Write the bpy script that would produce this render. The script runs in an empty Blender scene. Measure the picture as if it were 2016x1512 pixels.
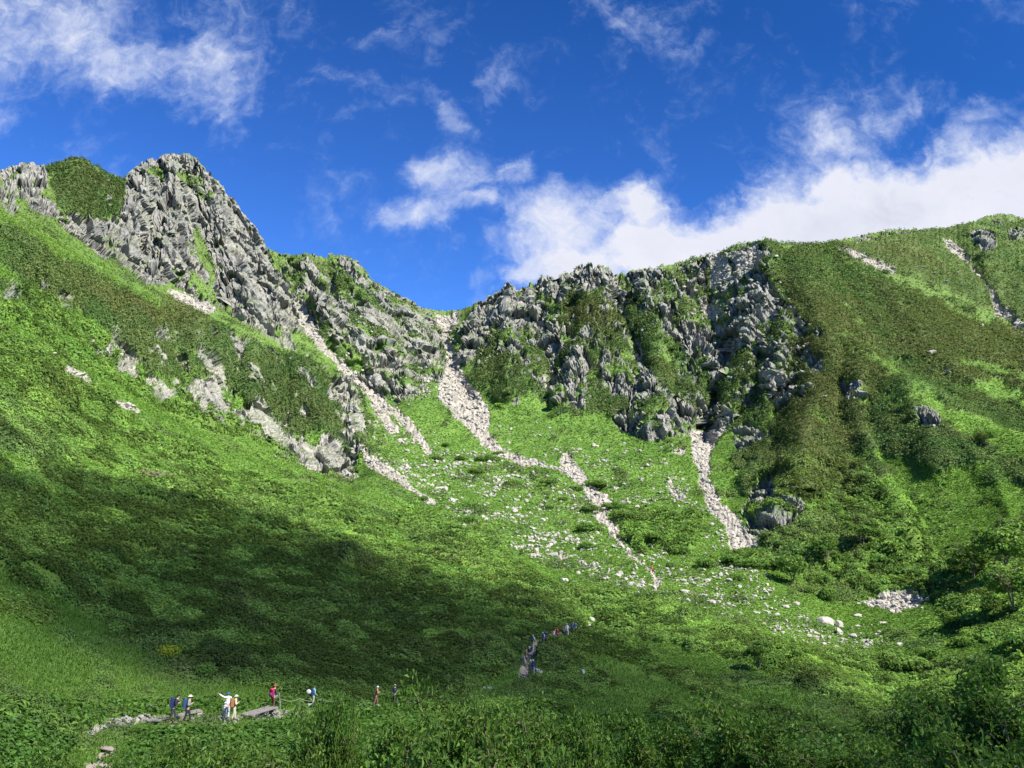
import bpy, bmesh, math, random
import numpy as np
from mathutils import Vector, Matrix

# ------------------------------------------------------------------ camera, sky, sun, exposure
S = bpy.context.scene
COL = S.collection
F = 1523.0                       # focal length in photo pixels (2016 wide)
PITCH = math.radians(12.0)
CP, SP = math.cos(PITCH), math.sin(PITCH)
cam_d = bpy.data.cameras.new('camera')
cam_d.sensor_width = 36.0
cam_d.lens = 36.0 * F / 2016.0
cam_d.clip_start = 0.1
cam_d.clip_end = 20000.0
cam = bpy.data.objects.new('camera', cam_d)
COL.objects.link(cam)
cam.rotation_euler = (math.radians(90) + PITCH, 0, 0)
S.camera = cam

SUN_AZ = math.radians(126)       # clockwise from the view direction: behind the right shoulder
SUN_EL = math.radians(47)
SUN_DIR = np.array([math.sin(SUN_AZ)*math.cos(SUN_EL), math.cos(SUN_AZ)*math.cos(SUN_EL), math.sin(SUN_EL)])
sun_d = bpy.data.lights.new('sun', 'SUN')
sun_d.energy = 5.0
sun_d.angle = math.radians(0.53)
sun_d.color = (1.0, 0.95, 0.86)
sun = bpy.data.objects.new('sun', sun_d)
COL.objects.link(sun)
sun.rotation_euler = Vector((SUN_DIR[0], SUN_DIR[1], SUN_DIR[2])).to_track_quat('Z', 'Y').to_euler()
S.view_settings.view_transform = 'Standard'
S.view_settings.look = 'None'
S.view_settings.gamma = 1.0
S.view_settings.use_curve_mapping = False
S.view_settings.exposure = 1.15
S.render.engine = 'CYCLES'
S.cycles.max_bounces = 5
S.cycles.diffuse_bounces = 3
S.cycles.transparent_max_bounces = 8

class NT:
    """tiny node-tree writer"""
    def __init__(s, tree):
        s.t = tree; s.n = tree.nodes; s.l = tree.links
    def node(s, typ, props=None, **ins):
        n = s.n.new(typ)
        for k, v in (props or {}).items():
            setattr(n, k, v)
        for k, v in ins.items():
            key = int(k[1:]) if k[0] == '_' and k[1:].isdigit() else k.replace('_', ' ')
            s.put(n.inputs[key], v)
        return n
    def put(s, sock, v):
        if isinstance(v, bpy.types.NodeSocket):
            s.l.new(v, sock)
        elif isinstance(v, bpy.types.Node):
            s.l.new(v.outputs[0], sock)
        else:
            if sock.type == 'RGBA' and len(v) == 3:
                v = (*v, 1)
            sock.default_value = v
    def m(s, op, a, b=0.0, c=0.0, clamp=False):
        n = s.n.new('ShaderNodeMath'); n.operation = op; n.use_clamp = clamp
        s.put(n.inputs[0], a); s.put(n.inputs[1], b); s.put(n.inputs[2], c)
        return n.outputs[0]
    def rng(s, v, a, b, c=0.0, d=1.0, interp='LINEAR'):
        n = s.n.new('ShaderNodeMapRange'); n.interpolation_type = interp
        for i, x in enumerate((v, a, b, c, d)):
            s.put(n.inputs[i], x)
        return n.outputs[0]
    def mix(s, f, a, b, blend='MIX'):
        n = s.n.new('ShaderNodeMix'); n.data_type = 'RGBA'; n.blend_type = blend
        s.put(n.inputs[0], f); s.put(n.inputs[6], a); s.put(n.inputs[7], b)
        return n.outputs[2]
    def noise(s, vec, scale, detail=4.0, rough=0.55, dist=0.0):
        n = s.node('ShaderNodeTexNoise', None, Scale=scale, Detail=detail, Roughness=rough, Distortion=dist)
        if vec is not None: s.put(n.inputs['Vector'], vec)
        return n.outputs['Fac']
    def attr(s, name):
        n = s.n.new('ShaderNodeAttribute'); n.attribute_name = name
        return n

# ---- world: Nishita sky with clouds laid out by direction
def build_world():
    w = bpy.data.worlds.new('World'); S.world = w; w.use_nodes = True
    t = NT(w.node_tree); t.n.clear()
    sky = t.n.new('ShaderNodeTexSky'); sky.sky_type = 'NISHITA'; sky.sun_disc = False
    sky.sun_elevation = SUN_EL; sky.sun_rotation = SUN_AZ
    sky.altitude = 2600; sky.air_density = 1.0; sky.dust_density = 0.15; sky.ozone_density = 3.5
    tc = t.n.new('ShaderNodeTexCoord'); d = tc.outputs['Generated']
    sep = t.node('ShaderNodeSeparateXYZ', None, Vector=d)
    dy = t.m('MAXIMUM', sep.outputs[1], 0.06)
    qx = t.m('DIVIDE', sep.outputs[0], dy); qz = t.m('DIVIDE', sep.outputs[2], dy)
    q = t.node('ShaderNodeCombineXYZ', None, X=qx, Y=qz, Z=0.0).outputs[0]
    def qof(u, v):
        up = 756 - v; X = u - 1008; Y = F*CP - up*SP; Z = up*CP + F*SP
        return X/Y, Z/Y
    # soft, wispy displacement of the cloud coordinates
    wn = t.node('ShaderNodeTexNoise', None, Scale=5.5, Detail=7.0, Roughness=0.62)
    t.put(wn.inputs['Vector'], q)
    off = t.node('ShaderNodeVectorMath', {'operation': 'SUBTRACT'}, _0=wn.outputs['Color'], _1=(0.5, 0.5, 0.5)).outputs[0]
    off = t.node('ShaderNodeVectorMath', {'operation': 'SCALE'}, _0=off, Scale=0.21).outputs[0]
    qq = t.node('ShaderNodeVectorMath', {'operation': 'ADD'}, _0=q, _1=off).outputs[0]
    blobs = [  # u, v, ru, rv, turn, strength
        (60, 40, 330, 130, 0, .66), (230, 110, 230, 110, -15, .60), (420, 130, 150, 120, -30, .58), (465, 185, 100, 60, 25, .56),
        (0, 175, 100, 110, 0, .50), (560, 5, 170, 50, -20, .38), (300, 20, 330, 70, 0, .42),
        (760, 155, 190, 36, -10, .42), (860, 200, 70, 36, -35, .46), (720, 210, 90, 30, 40, .36), (985, 175, 70, 32, 60, .33),
        (880, 100, 80, 24, 60, .28), (720, 60, 150, 34, 8, .34), (770, 250, 50, 30, 60, .32),
        (880, 330, 80, 80, 35, .72), (820, 410, 80, 55, 10, .60), (930, 400, 60, 70, -50, .62), (1010, 320, 85, 55, 15, .50), (880, 440, 90, 30, 0, .36),
        (1110, 430, 130, 110, 0, .88), (1260, 400, 100, 85, 0, .86), (1130, 520, 170, 90, 0, 1.0), (1300, 490, 240, 80, 0, 1.15),
        (985, 500, 80, 70, 0, .50), (950, 575, 70, 45, 30, .42),
        (1500, 430, 190, 90, 25, .98), (1640, 400, 190, 100, 12, 1.0), (1860, 385, 230, 115, 22, 1.1), (2040, 360, 160, 120, 0, 1.1),
        (1930, 270, 120, 55, 35, .58), (1610, 280, 90, 120, 50, .74), (1680, 300, 70, 60, -40, .5), (1700, 455, 520, 95, 4, 1.4), (2330, 400, 400, 210, 0, 1.4),
        (1240, 45, 120, 70, -25, .46), (1350, 75, 100, 40, 25, .36), (1210, 100, 60, 60, -20, .36), (1750, 215, 150, 50, 15, .42), (1190, 275, 26, 30, 60, .28),
        (1730, 160, 80, 40, 35, .32), (1480, 300, 50, 60, 60, .25), (-400, 100, 420, 260, 0, .8)]
    mask = None
    for (u, v, ru, rv, turn, st) in blobs:
        x, z = qof(u, v); x2, _ = qof(u + ru, v); _, z2 = qof(u, v - rv)
        mp = t.node('ShaderNodeMapping', {'vector_type': 'TEXTURE'}, Vector=qq, Location=(x, z, 0),
                    Rotation=(0, 0, math.radians(turn)), Scale=(abs(x2 - x)*1.25, abs(z2 - z)*1.25, 1))
        ln = t.node('ShaderNodeVectorMath', {'operation': 'LENGTH'}, _0=mp.outputs[0]).outputs['Value']
        b = t.rng(ln, 0.0, 1.25, st, 0.0, 'SMOOTHSTEP')
        mask = b if mask is None else t.node('ShaderNodeMath', {'operation': 'SMOOTH_MAX'}, _0=mask, _1=b, _2=0.18).outputs[0]
    n1 = t.noise(qq, 7.0, 9.0, 0.62, 0.6)
    n2 = t.noise(q, 26.0, 6.0, 0.6, 1.2)
    n = t.m('ADD', t.m('MULTIPLY', n1, 0.72), t.m('MULTIPLY', n2, 0.28))
    dens = t.m('ADD', mask, t.m('MULTIPLY', t.m('SUBTRACT', n, 0.5), 1.75))
    a = t.rng(dens, 0.14, 0.95, 0.0, 1.0, 'SMOOTHSTEP')
    a = t.m('MULTIPLY', a, t.rng(mask, 0.0, 0.16))
    # towers are bright on their upper, sunward side and bluish-grey in the thick middle
    n3 = t.noise(qq, 4.5, 5.0, 0.5)
    body = t.rng(dens, 0.65, 1.55)
    shade = t.m('MULTIPLY', body, t.rng(n3, 0.38, 0.64))
    ccol = t.mix(shade, (4.3, 4.4, 4.9), (3.05, 3.2, 3.9))
    ccol = t.mix(t.rng(dens, 0.3, 0.9), (2.6, 3.3, 5.0), ccol)
    # deepen the blue the way a mountain sky reads: more saturated overhead and to the right
    skyc = t.node('ShaderNodeHueSaturation', None, Hue=0.515, Saturation=1.22, Value=1.0, Color=sky.outputs[0]).outputs[0]
    # clear mountain air: the blue is deepest high up and away to the right, paler low on the left
    gr = t.m('ADD', t.m('MULTIPLY', qz, 1.0), t.m('MULTIPLY', qx, .28))
    skyc = t.mix(1.0, skyc, t.mix(t.rng(gr, .18, .85), (.98, 1.30, 1.42), (.36, .78, .92)), 'MULTIPLY')
    col = t.mix(a, skyc, ccol)
    bg = t.node('ShaderNodeBackground', None, Color=col, Strength=0.09)
    out = t.n.new('ShaderNodeOutputWorld'); t.l.new(bg.outputs[0], out.inputs[0])
    w.cycles.sampling_method = 'MANUAL'; w.cycles.sample_map_resolution = 512
build_world()

# ------------------------------------------------------------------ numpy helpers
rng = np.random.default_rng(7)
random.seed(7)

def ray(u, v):
    """horizontal unit direction (x, y) and rise per metre for a photo pixel"""
    u = np.asarray(u, float); v = np.asarray(v, float)
    up = 756.0 - v; X = u - 1008.0; Y = F*CP - up*SP; Z = up*CP + F*SP
    h = np.sqrt(X*X + Y*Y)
    return X/h, Y/h, Z/h
def at(u, v, D):
    x, y, z = ray(u, v)
    return np.array([x*D, y*D, z*D])
def project(P):
    x, y, z = P[..., 0], P[..., 1], P[..., 2]
    d = y*CP + z*SP; up = -y*SP + z*CP
    return 1008 + F*x/d, 756 - F*up/d

def _hash(ix, iy, iz, seed):
    h = (ix.astype(np.int64)*374761393 + iy.astype(np.int64)*668265263 + iz.astype(np.int64)*2147483647 + seed*1274126177) & 0xFFFFFFFF
    h = ((h ^ (h >> 13)) * 1274126177) & 0xFFFFFFFF
    h = ((h ^ (h >> 16)) * 2246822519) & 0xFFFFFFFF
    return (h ^ (h >> 15)) & 0xFFFFFFFF
def h01(ix, iy, iz, seed):
    return _hash(ix, iy, iz, seed).astype(np.float64)/4294967295.0
def vnoise(P, seed=0):
    """value noise in 0..1, P (...,3)"""
    i = np.floor(P).astype(np.int64); f = P - i; f = f*f*f*(f*(f*6 - 15) + 10)
    ix, iy, iz = i[..., 0], i[..., 1], i[..., 2]; fx, fy, fz = f[..., 0], f[..., 1], f[..., 2]
    def c(a, b, d): return h01(ix + a, iy + b, iz + d, seed)
    x00 = c(0,0,0)*(1-fx) + c(1,0,0)*fx; x10 = c(0,1,0)*(1-fx) + c(1,1,0)*fx
    x01 = c(0,0,1)*(1-fx) + c(1,0,1)*fx; x11 = c(0,1,1)*(1-fx) + c(1,1,1)*fx
    y0 = x00*(1-fy) + x10*fy; y1 = x01*(1-fy) + x11*fy
    return y0*(1-fz) + y1*fz
ROT = np.array([[.36, .48, -.8], [-.8, .6, 0], [.48, .64, .6]])
def fbm(P, oct=4, gain=0.5, seed=0):
    s = 0; a = 1.0; tot = 0
    for o in range(oct):
        s = s + a*(vnoise(P, seed + o*17)*2 - 1); tot += a; a *= gain; P = P @ ROT * 2.03
    return s/tot
def voronoi(P, seed=0, dims=3):
    """returns F1, F2, random of nearest cell (4 values) and offset to its centre"""
    i = np.floor(P).astype(np.int64); n = P.shape[0]
    f1 = np.full(n, 9.0); f2 = np.full(n, 9.0); r = np.zeros((n, 4)); off = np.zeros((n, 3))
    for a in (-1, 0, 1):
        for b in (-1, 0, 1):
            for c in ((-1, 0, 1) if dims == 3 else (0,)):
                ix, iy, iz = i[:, 0] + a, i[:, 1] + b, i[:, 2] + c
                k = _hash(ix, iy, iz, seed)
                jx = (k & 1023)/1023.0; jy = ((k >> 10) & 1023)/1023.0; jz = ((k >> 20) & 1023)/1023.0
                o = np.stack([P[:, 0] - ix - jx, P[:, 1] - iy - jy, (P[:, 2] - iz - jz) if dims == 3 else 0*jx], 1)
                d = np.sqrt((o*o).sum(1))
                m = d < f1
                f2 = np.where(m, f1, np.minimum(f2, d)); f1 = np.where(m, d, f1)
                off[m] = o[m]
                km = _hash(ix[m], iy[m], iz[m], seed + 99)
                r[m] = np.stack([(km & 255)/255.0, ((km >> 8) & 255)/255.0, ((km >> 16) & 255)/255.0, ((km >> 24) & 255)/255.0], 1)
    return f1, f2, r, off
def smooth(x, a, b):
    t = np.clip((x - a)/(b - a), 0, 1); return t*t*(3 - 2*t)
def pchip(x, y, q):
    """monotone cubic interpolation along axis 0 of y"""
    x = np.asarray(x, float); y = np.asarray(y, float); q = np.asarray(q, float)
    sh = (-1,) + (1,)*(y.ndim - 1)
    h = np.diff(x).reshape(sh); dl = np.diff(y, axis=0)/h
    m = np.zeros_like(y)
    w1 = 2*h[1:] + h[:-1]; w2 = h[1:] + 2*h[:-1]
    same = dl[1:]*dl[:-1] > 0
    with np.errstate(divide='ignore', invalid='ignore'):
        hm = (w1 + w2)/(w1/dl[:-1] + w2/dl[1:])
    m[1:-1] = np.where(same, hm, 0); m[0] = dl[0]; m[-1] = dl[-1]
    k = np.clip(np.searchsorted(x, q) - 1, 0, len(x) - 2)
    hh = (x[k+1] - x[k]); t = np.clip((q - x[k])/hh, 0, 1)
    t = t.reshape(sh); hh = hh.reshape(sh)
    return ((2*t**3 - 3*t**2 + 1)*y[k] + (t**3 - 2*t**2 + t)*hh*m[k] + (-2*t**3 + 3*t**2)*y[k+1] + (t**3 - t**2)*hh*m[k+1])

def new_mesh(name, V, faces, mats=(), parent=None, smooth_faces=False, attrs=None, loc=None, mat_idx=None):
    """faces: (n,3) or (n,4) int array, or a list of such arrays"""
    me = bpy.data.meshes.new(name)
    if isinstance(faces, np.ndarray): faces = [faces]
    faces = [f for f in faces if len(f)]
    nv = len(V); me.vertices.add(nv); me.vertices.foreach_set('co', np.asarray(V, np.float32).ravel())
    loops = np.concatenate([f.ravel() for f in faces]).astype(np.int32)
    tot = np.concatenate([np.full(len(f), f.shape[1]) for f in faces]).astype(np.int32)
    st = np.concatenate([[0], np.cumsum(tot)[:-1]]).astype(np.int32)
    me.loops.add(len(loops)); me.loops.foreach_set('vertex_index', loops)
    me.polygons.add(len(tot)); me.polygons.foreach_set('loop_start', st); me.polygons.foreach_set('loop_total', tot)
    me.polygons.foreach_set('use_smooth', np.full(len(tot), bool(smooth_faces)) if not isinstance(smooth_faces, np.ndarray) else smooth_faces)
    if mat_idx is not None: me.polygons.foreach_set('material_index', mat_idx.astype(np.int32))
    for m in mats: me.materials.append(m)
    for k, a in (attrs or {}).items():
        at_ = me.attributes.new(k, 'FLOAT', 'POINT'); at_.data.foreach_set('value', np.asarray(a, np.float32).ravel())
    me.update(calc_edges=True)
    o = bpy.data.objects.new(name, me); COL.objects.link(o)
    if parent is not None: o.parent = parent
    if loc is not None: o.location = loc
    return o
def tag(o, label=None, cat=None, group=None, kind=None):
    if label: o['label'] = label
    if cat: o['category'] = cat
    if group: o['group'] = group
    if kind: o['kind'] = kind
    return o
# ------------------------------------------------------------------ terrain: one sheet, each column a profile of (photo row, distance)
KEYS = {
 -900: "1560,30|1300,40|1100,52|950,70|940,71|800,95|600,130|450,190|448,198|420,260|400,330|380,420",
 -300: "1560,34|1250,52|1050,72|850,103|840,105|700,138|520,180|380,250|378,258|360,330|340,400|330,480",
 0:    "1560,40|1300,60|1100,85|900,122|890,124|760,155|620,200|430,290|428,300|400,370|375,440|345,530",
 150:  "1560,43|1370,60|1130,95|940,138|930,140|800,180|690,230|495,310|502,335|455,420|390,470|316,540",
 340:  "1560,46|1400,60|1130,108|970,155|960,158|870,205|790,265|600,345|614,370|585,470|450,540|302,610",
 530:  "1560,47|1395,64|1150,115|1010,165|1000,168|930,225|870,300|685,375|700,410|655,490|570,560|490,630",
 690:  "1560,48|1385,72|1170,120|1050,160|1040,163|980,225|937,312|757,395|772,425|735,480|630,550|506,630",
 745:  "1560,48|1385,74|1180,122|1060,165|1056,170|970,245|915,310|868,365|858,375|775,460|660,550|555,630",
 870:  "1560,50|1375,82|1200,122|1008,225|1010,250|975,285|930,320|870,375|855,388|770,460|690,560|612,640",
 1000: "1560,50|1350,86|1225,120|1080,195|1082,215|1020,258|940,320|850,400|835,412|770,445|680,520|564,610",
 1100: "1560,50|1330,92|1245,120|1138,170|1138,188|1050,240|950,315|850,395|835,405|780,440|680,510|543,600",
 1200: "1560,50|1330,95|1240,128|1175,158|1174,174|1080,225|960,310|850,395|835,405|790,430|680,500|530,595",
 1300: "1560,50|1340,93|1270,120|1195,152|1192,168|1100,220|960,315|865,385|850,395|800,425|680,500|522,590",
 1400: "1560,50|1370,85|1310,108|1225,145|1222,160|1130,205|960,315|850,395|835,405|780,440|660,510|498,585",
 1480: "1560,49|1400,80|1340,100|1262,133|1258,150|1170,190|1070,238|850,375|840,380|720,445|600,505|477,570",
 1600: "1560,48|1430,74|1380,92|1320,110|1312,132|1220,185|1120,225|720,420|712,428|640,465|560,515|484,570",
 1650: "1560,48|1440,71|1400,87|1350,102|1338,130|1240,183|1160,218|660,455|658,470|600,510|540,550|476,610",
 1760: "1560,46|1460,64|1435,78|1405,88|1390,112|1300,160|1200,203|728,410|728,440|640,520|545,585|452,720",
 1900: "1560,45|1480,60|1460,72|1440,80|1420,102|1330,140|1240,180|810,365|812,398|700,490|600,600|440,830",
 2016: "1560,45|1490,58|1475,68|1455,75|1430,98|1360,125|1280,150|865,335|866,368|740,480|650,590|430,880",
 2300: "1560,40|1500,52|1480,62|1440,72|1410,92|1340,112|1250,135|960,260|962,285|830,380|700,480|480,800",
 2950: "1560,34|1450,44|1400,52|1350,60|1330,74|1260,92|1150,115|900,200|900,225|800,300|700,380|560,560",
}
SKY = [(-900,380),(-300,360),(-100,350),(0,345),(20,334),(50,325),(60,333),(90,327),(120,318),(150,314),(170,317),(190,330),(215,347),(243,355),(252,341),(270,328),
 (288,317),(310,315),(325,305),(345,302),(362,303),(378,306),(392,318),(404,332),(428,352),(440,370),(458,393),(480,425),(500,452),(512,470),(525,488),(545,500),
 (570,503),(590,502),(600,497),(612,503),(640,508),(660,502),(678,503),(700,512),(715,525),(733,552),(760,568),(790,584),(820,600),(850,610),(880,612),(915,608),
 (935,601),(944,592),(952,596),(965,586),(985,577),(996,563),(1006,563),(1018,574),(1030,573),(1045,560),(1060,553),(1066,548),(1075,546),(1084,549),(1100,546),(1120,542),
 (1132,533),(1145,526),(1160,521),(1170,526),(1185,523),(1200,528),(1212,540),(1225,543),(1240,532),(1260,534),(1280,530),(1292,533),(1304,522),(1320,521),(1350,512),(1380,504),
 (1410,498),(1430,492),(1460,481),(1490,475),(1520,475),(1545,480),(1590,483),(1640,478),(1665,469),(1700,464),(1750,454),(1790,452),(1820,453),(1860,450),(1900,441),
 (1930,432),(1950,424),(1968,420),(1985,424),(2016,432),(2100,450),(2300,500),(2950,560)]
# depth relief pulled toward (+) or pushed away from (-) the camera along the line of sight:  polyline, half-width px, metres
RELIEF = [
 ([(345,302),(350,360),(340,430),(320,520),(300,570)], 22, 12), ([(395,320),(420,400),(460,500),(500,610)], 20, 13), ([(290,330),(270,420),(255,500)], 16, 8),
 ([(370,340),(380,420),(410,520),(440,590)], 15, -14), ([(250,350),(215,430),(200,480)], 16, -9), ([(310,350),(300,440),(285,540)], 10, -9),
 ([(150,330),(120,420),(90,440)], 22, 8), ([(60,340),(70,400)], 10, 6), ([(440,380),(480,500),(540,600)], 12, -11), ([(500,455),(535,560),(560,640)], 12, 8),
 ([(330,440),(345,540)], 10, 7), ([(190,350),(170,440),(215,500)], 10, -6),
 ([(545,520),(580,600),(610,640),(680,730),(780,810)], 20, -12), ([(605,505),(625,580),(665,660),(740,740)], 15, 12), ([(650,520),(660,600),(690,680)], 10, -10),
 ([(690,510),(720,600),(770,680),(800,760)], 17, 14), ([(750,575),(790,660),(830,700)], 12, -9), ([(800,600),(815,650),(850,700),(870,755)], 15, 9),
 ([(880,615),(880,680),(895,740),(930,790)], 17, -13), ([(945,595),(930,660),(915,700)], 14, 13), ([(1000,566),(1000,640),(1010,700),(1000,770)], 24, 16),
 ([(1045,565),(1060,640),(1085,740)], 12, -9), ([(1080,550),(1100,620),(1110,690)], 16, 9), ([(1115,690),(1085,740),(1070,790)], 13, -14),
 ([(1170,525),(1160,620),(1150,700),(1120,770)], 34, 15), ([(1225,545),(1215,600),(1250,670),(1265,730),(1255,760)], 15, -17), ([(1290,535),(1300,600),(1300,700),(1290,830)], 26, 14),
 ([(1345,515),(1340,620),(1400,690)], 12, -6), ([(1340,560),(1350,640),(1410,720),(1425,760)], 18, 14), ([(1400,505),(1390,600),(1430,680)], 20, -10),
 ([(1500,480),(1520,545),(1480,600),(1450,690),(1440,730)], 18, 13), ([(1440,700),(1410,760),(1395,830),(1385,860)], 17, -22),
 ([(1230,740),(1270,770),(1290,850)], 22, 10), ([(1330,700),(1330,800)], 12, -8), ([(1470,770),(1420,830)], 16, 9),
 ([(1530,600),(1500,680),(1490,760),(1450,830)], 12, -12), ([(1540,620),(1530,700),(1510,770)], 14, 14), ([(1590,620),(1560,720),(1540,800),(1520,880)], 16, -9),
 ([(1640,650),(1600,740),(1585,830),(1580,960)], 30, 15), ([(1660,690),(1650,760),(1655,800)], 10, -8), ([(1690,740),(1700,800)], 22, 12),
 ([(1700,800),(1730,900),(1780,1000),(1830,1080)], 26, -3), ([(1800,790),(1830,830),(1850,900)], 42, 13), ([(1560,930),(1540,1000),(1500,1060)], 42, 8), ([(1470,900),(1440,970),(1470,1060)], 26, -8),
 ([(1780,560),(1900,640),(2016,700)], 30, -8), ([(1870,480),(1920,530),(1955,610),(2016,660)], 16, -14), ([(1930,450),(1960,520)], 26, 14), ([(2000,470),(2016,600)], 22, 8),
 ([(60,560),(130,640),(230,700)], 30, -7), ([(20,440),(90,540),(120,610)], 24, 9), ([(280,620),(300,700),(320,770)], 26, 9), ([(390,650),(410,770)], 22, 9), ([(350,650),(360,760)], 12, -8),
 ([(500,700),(505,830)], 18, 9), ([(450,680),(455,800)], 12, -8), ([(560,710),(560,850)], 14, -8), ([(610,730),(650,900)], 26, 11), ([(700,780),(705,880)], 10, 8), ([(672,760),(680,840)], 8, -6),
 ([(1560,520),(1640,700),(1700,860)], 18, 6), ([(1620,500),(1760,700),(1860,800)], 16, -6), ([(1680,500),(1840,700),(1960,790)], 16, 6), ([(1780,480),(1900,560),(2016,620)], 16, 5), ([(1700,860),(1760,980),(1800,1100)], 14, 6), ([(1880,830),(1960,960),(2016,1080)], 22, 6),
 ([(200,1200),(400,1330)], 60, -3), ([(620,1180),(900,1300)], 60, 2.5), ([(300,960),(600,1100)], 50, 2), ([(1340,1360),(1550,1440)], 50, 2), ([(1250,1300),(1500,1380)], 26, -2),
]
NLAY = 12
us = sorted(KEYS)
kv = np.zeros((len(us), NLAY)); kd = np.zeros((len(us), NLAY))
for i, u in enumerate(us):
    for j, c in enumerate(KEYS[u].split('|')):
        kv[i, j], kd[i, j] = map(float, c.split(','))
RES = 1.15
U = np.concatenate([np.arange(-900, -140, 12.0), np.arange(-140, 2157, 1.75/RES), np.arange(2160, 2951, 12.0)])
NU = len(U)
LV = pchip(us, kv, U); LD = pchip(us, kd, U)
skx, sky_ = zip(*SKY)
LV[:, -1] = np.interp(U, skx, sky_)
jag = fbm(np.stack([U/9.0, 0*U + 3, 0*U], 1), 3, 0.55, 5)
rough_sky = np.interp(U, [0, 240, 250, 500, 560, 760, 850, 930, 1000, 1240, 1330, 1500, 1540, 2016], [2, 1, 4, 4, 3, 4, 1, 4, 12, 12, 4, 4, 2.5, 3])
jag = np.abs(jag)*1.5 - .3 + .35*fbm(np.stack([U/3.5, 0*U + 9, 0*U], 1), 2, .5, 6)
LV[:, -1] -= jag*rough_sky
# extra layers: the ground under the camera's balcony in front, the far side of the ridge behind
pre_v = np.stack([0*U + 3600, 0*U + 2500], 1); pre_d = np.stack([0*U + 8.0, 0*U + 14.5], 1)
post_v = np.stack([LV[:, -1] + 26, LV[:, -1] + 150, LV[:, -1] + 330], 1); post_d = np.stack([LD[:, -1] + 30, LD[:, -1] + 140, LD[:, -1] + 330], 1)
LV = np.concatenate([pre_v, LV, post_v], 1); LD = np.concatenate([pre_d, LD, post_d], 1)
NL = LV.shape[1]
tt = np.linspace(0, NL - 1, (NL - 1)*60 + 1)
DV = pchip(np.arange(NL), LV.T.copy(), tt).T; DD = pchip(np.arange(NL), LD.T.copy(), tt).T
# smooth across columns a little (never the skyline)
def blurU(A, n):
    k = np.ones(n)/n
    return np.stack([np.convolve(np.pad(A[:, j], n//2, mode='edge'), k, mode='valid') for j in range(A.shape[1])], 1)
DD = blurU(DD, 25)
# resample rows by arc length on screen plus a share of distance
ds = np.sqrt(np.diff(DV, axis=1)**2 + (np.diff(np.log(DD), axis=1)*240)**2) + 1e-3
ds[:, :60] *= 0.12; ds[:, -180:] *= 0.18; ds[:, -180:-150] *= 3
dm = blurU(ds, 61)
cs = np.concatenate([np.zeros((NU, 1)), np.cumsum(dm, 1)], 1)
NR = int(900*RES)
V0 = np.zeros((NU, NR)); D0 = np.zeros((NU, NR)); T0 = np.zeros((NU, NR))
sgrid = np.linspace(0, 1, NR)
for j in range(NU):
    s = cs[j]/cs[j, -1]
    tq = np.interp(sgrid, s, tt)
    T0[j] = tq; V0[j] = np.interp(tq, tt, DV[j]); D0[j] = np.interp(tq, tt, DD[j])
UU = np.repeat(U[:, None], NR, 1)
TSKY = NL - 4.0                  # layer number of the skyline
# relief along the line of sight
def seg_dist(X, Y, pts):
    best = np.full(X.shape, 1e9)
    for (a, b), (c, d) in zip(pts[:-1], pts[1:]):
        ex, ey = c - a, d - b; L = ex*ex + ey*ey
        t = np.clip(((X - a)*ex + (Y - b)*ey)/L, 0, 1)
        best = np.minimum(best, np.hypot(X - a - t*ex, Y - b - t*ey))
    return best
wob = np.stack([UU/40, V0/40, 0*UU], -1).reshape(-1, 3)
wu = (fbm(wob, 3, 0.6, 21)*14).reshape(UU.shape); wv = (fbm(wob + 50, 3, 0.6, 22)*14).reshape(UU.shape)
far_t = smooth(T0, 3.5, 5.0)
for pts, w, amp in RELIEF:
    xs = [p[0] for p in pts]; ys = [p[1] for p in pts]
    cm = np.where((U > min(xs) - 3*w - 20) & (U < max(xs) + 3*w + 20))[0]
    if not len(cm): continue
    a, b = cm[0], cm[-1] + 1
    Xs = UU[a:b] + wu[a:b]; Ys = V0[a:b] + wv[a:b]
    d = seg_dist(Xs, Ys, pts)/w
    D0[a:b] -= amp*np.exp(-d**1.6)*(T0[a:b] < TSKY + 1)
rx, ry, rz = ray(UU, V0)
P = np.stack([rx*D0, ry*D0, rz*D0], -1)
PB = P.copy()                    # undisplaced, for land cover look-up
UP, VP = UU.copy(), V0.copy()
front = T0 <= TSKY + 0.02

# ---- land cover: polygons drawn as on a map draped over the terrain
MW, MH, MS = 1240, 780, 2.0      # map raster, 2 px cells, origin at -200
MO = 200.0
yy, xx = np.mgrid[0:MH, 0:MW]; xx = xx*MS - MO; yy = yy*MS
def poly(pts):
    """even-odd fill into the raster"""
    pts = list(pts); xs = [p[0] for p in pts]; ys = [p[1] for p in pts]
    i0, i1 = max(0, int((min(xs) + MO)/MS) - 1), min(MW, int((max(xs) + MO)/MS) + 2)
    j0, j1 = max(0, int(min(ys)/MS) - 1), min(MH, int(max(ys)/MS) + 2)
    X = xx[j0:j1, i0:i1]; Y = yy[j0:j1, i0:i1]; ins = np.zeros(X.shape, bool)
    for (a, b), (c, d) in zip(pts, pts[1:] + pts[:1]):
        if b == d: continue
        m = ((Y >= b) != (Y >= d)) & (X < (c - a)*(Y - b)/(d - b) + a); ins ^= m
    out = np.zeros((MH, MW), np.float32); out[j0:j1, i0:i1] = ins
    return out
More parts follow.
